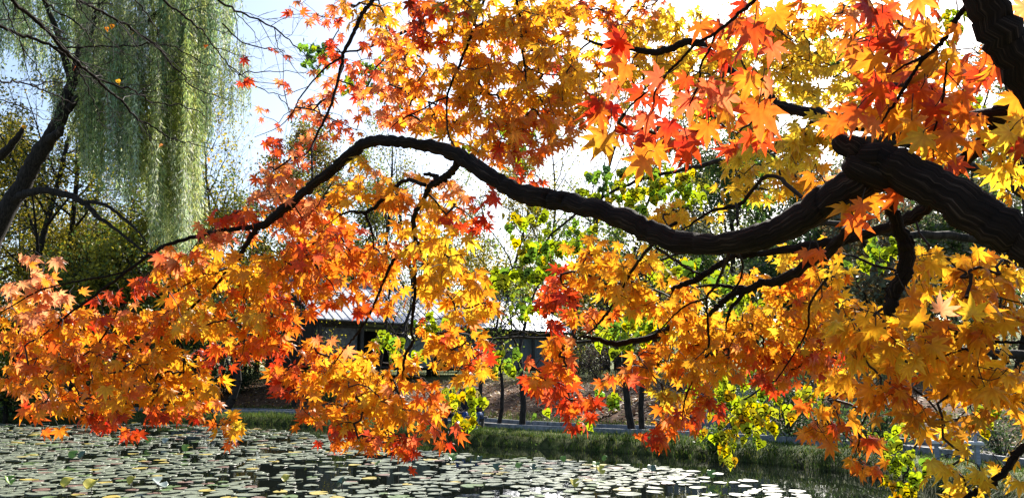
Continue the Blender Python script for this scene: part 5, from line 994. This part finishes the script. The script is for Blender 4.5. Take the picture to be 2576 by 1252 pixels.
# ------------------------------------------------------------------ the heart-leaved tree behind the maple
heart = thing('heart_leaved_tree', 'slender tree with hanging lime green and yellow heart shaped leaves behind the maple', 'tree', (3.4, 6.4, gz(3.4, 6.4)))
HB = [('trunk', [(2660, 1330, 6.6), (2640, 900, 6.6), (2600, 400, 6.6), (2500, 0, 6.6), (2420, -300, 6.7)], [100, 84, 70, 50, 30]),
      ('branch', [(2625, 700, 6.6), (2450, 600, 6.3), (2250, 590, 6), (2050, 560, 5.9), (1850, 600, 5.8), (1700, 640, 5.7), (1560, 690, 5.6)], [26, 22, 18, 14, 10, 7, 4]),
      ('branch', [(2610, 500, 6.6), (2400, 400, 6.2), (2150, 350, 6), (1900, 390, 5.9), (1700, 430, 5.8), (1560, 470, 5.7), (1420, 560, 5.6), (1350, 640, 5.6), (1260, 700, 5.6)], [26, 22, 18, 14, 10, 8, 6, 4, 3]),
      ('branch', [(2640, 900, 6.6), (2400, 880, 6.2), (2200, 900, 6), (2016, 898, 5.8), (1945, 955, 5.7), (1880, 1000, 5.6), (1820, 1040, 5.5)], [26, 20, 14, 9, 6, 5, 3]),
      ('branch', [(2200, 900, 6), (2000, 800, 5.8), (1800, 820, 5.7), (1650, 850, 5.7), (1480, 860, 5.6), (1330, 850, 5.6), (1210, 862, 5.5), (1130, 960, 5.5)], [12, 11, 10, 8, 7, 6, 5, 3]),
      ('branch', [(1420, 845, 5.6), (1345, 838, 5.6), (1310, 835, 5.6), (1240, 843, 5.6)], [5, 5, 4, 3]),
      ('branch', [(1240, 855, 5.5), (1120, 800, 5.5), (1030, 830, 5.5), (960, 840, 5.5)], [5, 4, 3, 2]),
      ('branch', [(2500, 0, 6.6), (2300, -30, 6.6), (2000, -60, 6.8), (1600, -60, 7.2), (1200, 0, 7.6), (1000, 90, 7.8), (880, 130, 7.8), (790, 120, 7.8)], [30, 26, 22, 16, 12, 8, 5, 3]),
      ('branch', [(1150, 20, 7.7), (1120, 160, 7.2), (1090, 290, 6.8)], [7, 5, 3]), ('branch', [(2640, 1000, 6.6), (2480, 1030, 6.2), (2330, 1090, 5.8), (2290, 1160, 5.6), (2262, 1240, 5.5)], [14, 10, 7, 5, 3])]
hpts = []
for nm_, pts_, th in HB:
    q = spline([(x, y, d, t) for (x, y, d), t in zip(pts_, th)], 6); P = W(q[:, 0], q[:, 1], q[:, 2]); r = np.maximum(q[:, 3] / 2 / FOC * q[:, 2], .0025)
    P += rng.normal(0, .006, P.shape); m_ = MB(); m_.tube(P, r, 9, wob=.04)
    if nm_ == 'trunk': P0 = P[0]; m_.tube([P0, (P0[0] + .02, P0[1], gz(P0[0], P0[1]) - .1)], r[0] * 1.1, 9)
    m_.build(nm_, M_TRUNK, heart, True); hpts.append(P)
_h = {'L': (.38, .49, .03), 'l': (.47, .51, .04), 'G': (.20, .36, .04), 'D': (.05, .11, .035), 'Y': (.64, .50, .03), 'O': (.72, .38, .03)}
HP = {'lime': 'LLLlG', 'green': 'GGLD', 'dark': 'DDGGL', 'gold': 'YYlLOl', 'mid': 'LLGlY'}
def hcol(n, pal):
    h = np.array([_h[c] for c in HP[pal]])[rng.integers(0, len(HP[pal]), n)] * rng.normal(1, .12, (n, 1)); h = np.clip(h, 0, .9); return h, h * np.array([1.05, .95, 1])
HS = [('dark green leaves against the sky at the left end', [(800, 140, 46, 42, 0, 7.8, 18, 1.5, 'dark'), (905, 185, 44, 36, 0, 7.8, 18, 1.0, 'green'), (895, 225, 30, 24, 0, 7.6, 18, 1.0, 'mid'), (960, 160, 30, 30, 0, 7.6, 18, .8, 'green'), (985, 240, 40, 30, 0, 7.4, 18, .7, 'mid')]),
      (None, [(1080, 300, 70, 30, 0, 6.8, 22, .8, 'mid'), (1300, 300, 90, 40, 0, 6.8, 22, .8, 'lime'), (1240, 370, 70, 30, 0, 6.4, 22, .6, 'lime')]),
      ('lime green leaves under the big red leaves', [(1520, 435, 40, 50, 0, 5.7, 26, 1.3, 'green'), (1640, 455, 110, 46, 0, 5.7, 27, 1.6, 'mid'), (1700, 480, 70, 40, 0, 5.8, 27, 1.3, 'lime'), (1500, 505, 60, 38, 0, 5.6, 28, 1.1, 'mid'), (1330, 555, 70, 52, 0, 5.6, 29, .8, 'mid'), (1430, 590, 80, 44, 0, 5.6, 29, 1.1, 'lime'), (1560, 520, 60, 40, 0, 5.6, 28, 1.0, 'mid')]),
      ('green leaves behind the yellow maple leaves', [(1900, 395, 46, 50, 0, 5.9, 24, 1.3, 'green'), (1915, 515, 36, 40, 0, 5.8, 24, 1.1, 'green'), (2115, 140, 50, 40, 0, 6.6, 24, 1.3, 'green'), (2400, 60, 44, 50, 0, 6.4, 26, .8, 'mid'), (2440, 240, 50, 40, 0, 6.3, 26, .7, 'mid'), (2080, 80, 40, 30, 0, 6.6, 22, .7, 'green')]),
      ('bright lime leaves right of the hanging orange spray', [(1250, 700, 54, 42, 0, 5.6, 30, 1.3, 'lime'), (1350, 665, 62, 56, 0, 5.6, 30, 1.3, 'lime'), (1370, 610, 60, 40, 0, 5.6, 30, .9, 'mid'), (1335, 770, 44, 36, 0, 5.6, 26, .8, 'lime'), (1290, 760, 40, 30, 0, 5.6, 26, .6, 'lime')]),
      ('lime leaves in front of the barn', [(985, 848, 55, 24, 0, 5.5, 30, 1.4, 'lime'), (1010, 893, 46, 20, 0, 5.5, 30, 1.2, 'lime'), (1090, 812, 60, 26, 0, 5.5, 24, 1.0, 'mid'), (1262, 905, 34, 44, 0, 5.5, 30, 1.5, 'lime'), (1312, 900, 26, 36, 0, 5.6, 28, 1.0, 'lime')]),
      ('yellow and lime leaves hanging before the sitting people', [(1165, 1010, 46, 62, 0, 5.5, 27, 1.25, 'gold'), (1140, 985, 30, 30, 0, 5.5, 28, 1.0, 'lime'), (1228, 1005, 12, 14, 0, 5.5, 27, .9, 'gold')]),
      ('lime leaves behind the dark branch in the middle', [(1590, 790, 66, 58, 0, 5.6, 29, 1.5, 'mid'), (1560, 850, 64, 36, 0, 5.6, 29, 1.4, 'lime'), (1650, 820, 40, 36, 0, 5.6, 29, 1.0, 'mid'), (1530, 985, 32, 32, 0, 5.5, 26, 1.1, 'lime'), (1470, 1070, 16, 24, 0, 5.5, 26, .9, 'lime'), (1350, 1030, 12, 20, 0, 5.5, 26, .8, 'lime')]),
      (None, [(1720, 660, 60, 38, 0, 5.6, 32, 1.2, 'mid'), (1800, 690, 60, 40, 0, 5.6, 32, 1.2, 'lime'), (1860, 770, 64, 44, 0, 5.6, 32, 1.4, 'lime'), (1905, 800, 44, 36, 0, 5.6, 28, 1.1, 'gold'), (1690, 690, 50, 36, 0, 5.6, 32, 1.0, 'mid'), (2180, 640, 46, 44, 0, 5.8, 28, 1.2, 'lime'), (2215, 612, 44, 22, 0, 5.8, 30, 1.4, 'lime'), (1965, 850, 40, 30, 0, 5.7, 26, 1.0, 'lime')]),
      ('big hanging cluster of yellow and lime leaves on the right', [(1800, 985, 64, 40, 0, 5.5, 28, 1.4, 'lime'), (1870, 1030, 88, 56, 0, 5.5, 29, 1.5, 'gold'), (1830, 1085, 56, 46, 0, 5.5, 29, 1.5, 'gold'), (1808, 1140, 36, 34, 0, 5.5, 28, 1.3, 'gold'), (1930, 950, 60, 36, 0, 5.6, 28, 1.3, 'lime'), (1940, 1050, 36, 34, 0, 5.6, 28, 1.0, 'gold'), (2010, 1000, 44, 44, 0, 5.6, 28, 1.0, 'gold'), (2055, 960, 40, 40, 0, 5.7, 28, 1.0, 'mid'), (1900, 1090, 30, 30, 0, 5.5, 28, .9, 'lime')]),
      ('lime leaves hanging over the water at the lower right', [(2258, 1140, 46, 58, 0, 5.5, 29, 1.4, 'lime'), (2262, 1210, 50, 44, 0, 5.5, 29, 1.4, 'gold'), (2322, 1180, 34, 36, 0, 5.5, 34, 1.2, 'lime'), (2225, 1070, 50, 40, 0, 5.6, 28, 1.2, 'lime'), (2390, 1105, 14, 20, 0, 5.5, 30, .9, 'gold'), (2490, 1010, 40, 30, 0, 5.8, 28, .9, 'lime'), (2480, 1060, 20, 24, 0, 5.7, 28, .8, 'gold')])]
sprays(heart, HS, hpts, HLEAF, M_HEART, M_TWIG, 'leaf_spray', 'twig', hcol, per=2.6, pet=.7, fillk=.42, droop=1.5, face=.75, maxr=.004)

# ------------------------------------------------------------------ bare branches at the upper left
bare = thing('bare_tree', 'bare dark branches reaching in from the upper left in front of the willow', 'tree', (-4.4, 4.9, gz(-4.4, 4.9)))
BB = [([(-40, -60), (30, 0), (65, 30), (110, 70), (150, 115), (195, 160), (235, 192), (280, 235), (310, 258), (340, 295), (360, 308), (395, 325), (425, 345), (475, 360), (535, 376)], 11, 2), ([(-60, 40), (0, 65), (40, 85), (90, 100), (145, 125), (200, 165)], 9, 7),
      ([(150, -40), (200, 0), (240, 20), (285, 45), (330, 72), (385, 110), (415, 140), (450, 180), (485, 220), (525, 235), (575, 250)], 9, 2), ([(235, 195), (280, 212), (330, 225), (370, 250), (415, 262), (470, 270), (520, 295)], 6, 2), ([(380, -30), (410, 0), (450, 30), (480, 55), (510, 80), (540, 120), (575, 165), (600, 190)], 7, 2),
      ([(500, -40), (550, 0), (590, 25), (640, 45), (690, 70), (720, 95), (755, 125), (775, 150)], 7, 2), ([(80, -30), (110, 0), (145, 30), (195, 60), (210, 75), (230, 105), (240, 150)], 6, 2), ([(180, -20), (195, 0), (220, 45), (250, 75), (290, 115), (340, 165)], 4, 1.5), ([(330, -10), (340, 0), (370, 35), (395, 80), (400, 95)], 5, 2),
      ([(-5, -30), (5, 0), (30, 55), (55, 115), (65, 165), (75, 210)], 4, 1.5), ([(55, 115), (95, 175), (107, 220), (107, 270)], 3, 1.2), ([(-40, 200), (0, 205), (40, 207), (75, 215), (125, 207), (190, 207)], 6, 2), ([(135, 120), (205, 120), (295, 117), (385, 112), (440, 120), (505, 155), (550, 170)], 5, 2), ([(75, 213), (115, 230), (150, 245), (188, 260)], 5, 3),
      ([(190, 165), (215, 210), (245, 275), (250, 305), (280, 330)], 4, 1.5), ([(415, 210), (460, 197), (525, 192)], 3, 1.2), ([(350, 300), (380, 355), (384, 395)], 2.5, 1.2), ([(560, 58), (620, 112), (690, 122), (720, 130)], 4, 1.5), ([(600, 188), (650, 180), (720, 180), (775, 184)], 3, 1.5), ([(575, 165), (640, 215), (700, 238), (760, 225), (800, 190)], 3, 1.3),
      ([(690, 70), (700, 120), (730, 160), (770, 200)], 2.5, 1.2), ([(590, 25), (640, 80), (665, 140)], 2.5, 1), ([(540, 120), (600, 140), (660, 148)], 2.5, 1), ([(700, 240), (735, 290), (728, 340)], 2.5, 1), ([(0, 250), (60, 270), (110, 300), (150, 300)], 3, 1.5)]
bp_all = []; g = np.random.default_rng(11)
def bare_branch(P, r, twigs):
    m_ = MB(); limb_mesh(m_, P, r, 7, .06)
    return m_
for k, (pts_, a, b) in enumerate(BB):
    d = 4.6 + .5 * math.sin(k * 1.7); q = spline([(x, y, d + .12 * i) for i, (x, y) in enumerate(pts_)], 5); P = W(q[:, 0], q[:, 1], q[:, 2]) + g.normal(0, .005, (len(q), 3)); r = np.maximum(np.linspace(a, b, len(q)) / 2 / FOC * q[:, 2], .0013)
    m_ = bare_branch(P, r, None); o = m_.build('branch', M_BARK, bare, True, True)
    tm = MB(); L = np.concatenate([[0], np.cumsum(np.linalg.norm(np.diff(P, axis=0), axis=1))]); side = 1
    for u in np.arange(.12, L[-1], .085):
        if g.random() < .25: continue
        i = min(len(P) - 2, int(np.searchsorted(L, u)) - 1); i = max(i, 0); t = unit(P[i + 1] - P[i]); side = -side; pe = unit(np.cross(t, unit(g.normal(0, .5, 3) + np.array([0, -1, 0])))) * side
        def twig(p, dr, ln, rad, lev):
            kk = 4; Q = [p]
            for s_ in range(kk): dr = unit(dr + g.normal(0, .16, 3) + np.array([.05, 0, -.03])); Q.append(Q[-1] + dr * ln / kk)
            Q = np.array(Q); rr = np.linspace(rad, rad * .55, kk + 1); tm.segs(Q[:-1], Q[1:], rr[:-1], rr[1:], 4)
            tm.segs(Q[-1:] , Q[-1:] + dr * .008, [rad * 1.1], [rad * .3], 4)      # bud
            if lev < 2:
                for s_ in (1, 2, 3):
                    if g.random() < .6: twig(Q[s_], unit(dr + unit(np.cross(dr, g.normal(0, 1, 3))) * .7), ln * g.uniform(.3, .6), rad * .7, lev + 1)
        twig(P[i], unit(t * .9 + pe * .7), g.uniform(.10, .42) * (1.1 - .4 * u / L[-1]), max(.0011, r[i] * .4), 0)
    tm.build('twig', M_TWIG, o, True)
q = spline([(-4.4, 4.9, gz(-4.4, 4.9) - .1, .13), (-4.3, 4.8, 1.8, .1), (-4.1, 4.7, 3.0, .08), (-3.7, 4.7, 6.2, .05)], 6); m_ = MB(); limb_mesh(m_, q[:, :3], q[:, 3], 12, .05)
for (x, y) in ((-40, -60), (-60, 40), (150, -40), (500, -40), (-40, 200), (380, -30)):
    e = W(x, y, 4.7); s0 = q[6 if y > 20 else -1, :3]; z = spline([s0, (s0 + e) / 2 + [0, 0, .5 if y < 20 else 0], e], 6); limb_mesh(m_, z, np.linspace(.03, .012, len(z)), 8, .05)
m_.build('trunk', M_BARK, bare, True, True)
lm = MB(); n_ = 9; xy = np.array([(61, 316), (335, 84), (283, 62), (296, 201), (518, 113), (408, 363), (525, 398), (190, 168), (268, 69)]); Bv = W(xy[:, 0], xy[:, 1], np.full(n_, 4.9)); T_, N_ = leaf_frames(n_, 1, .6)
c0, c1 = colours(n_, 'orange'); leaves_into(lm, HLEAF, Bv, T_, N_, np.full(n_, .03), c0, c1); tag(lm.build('dry_leaf', M_MAPLE, bare, True, True), 'last dry orange leaves left on the bare branches')
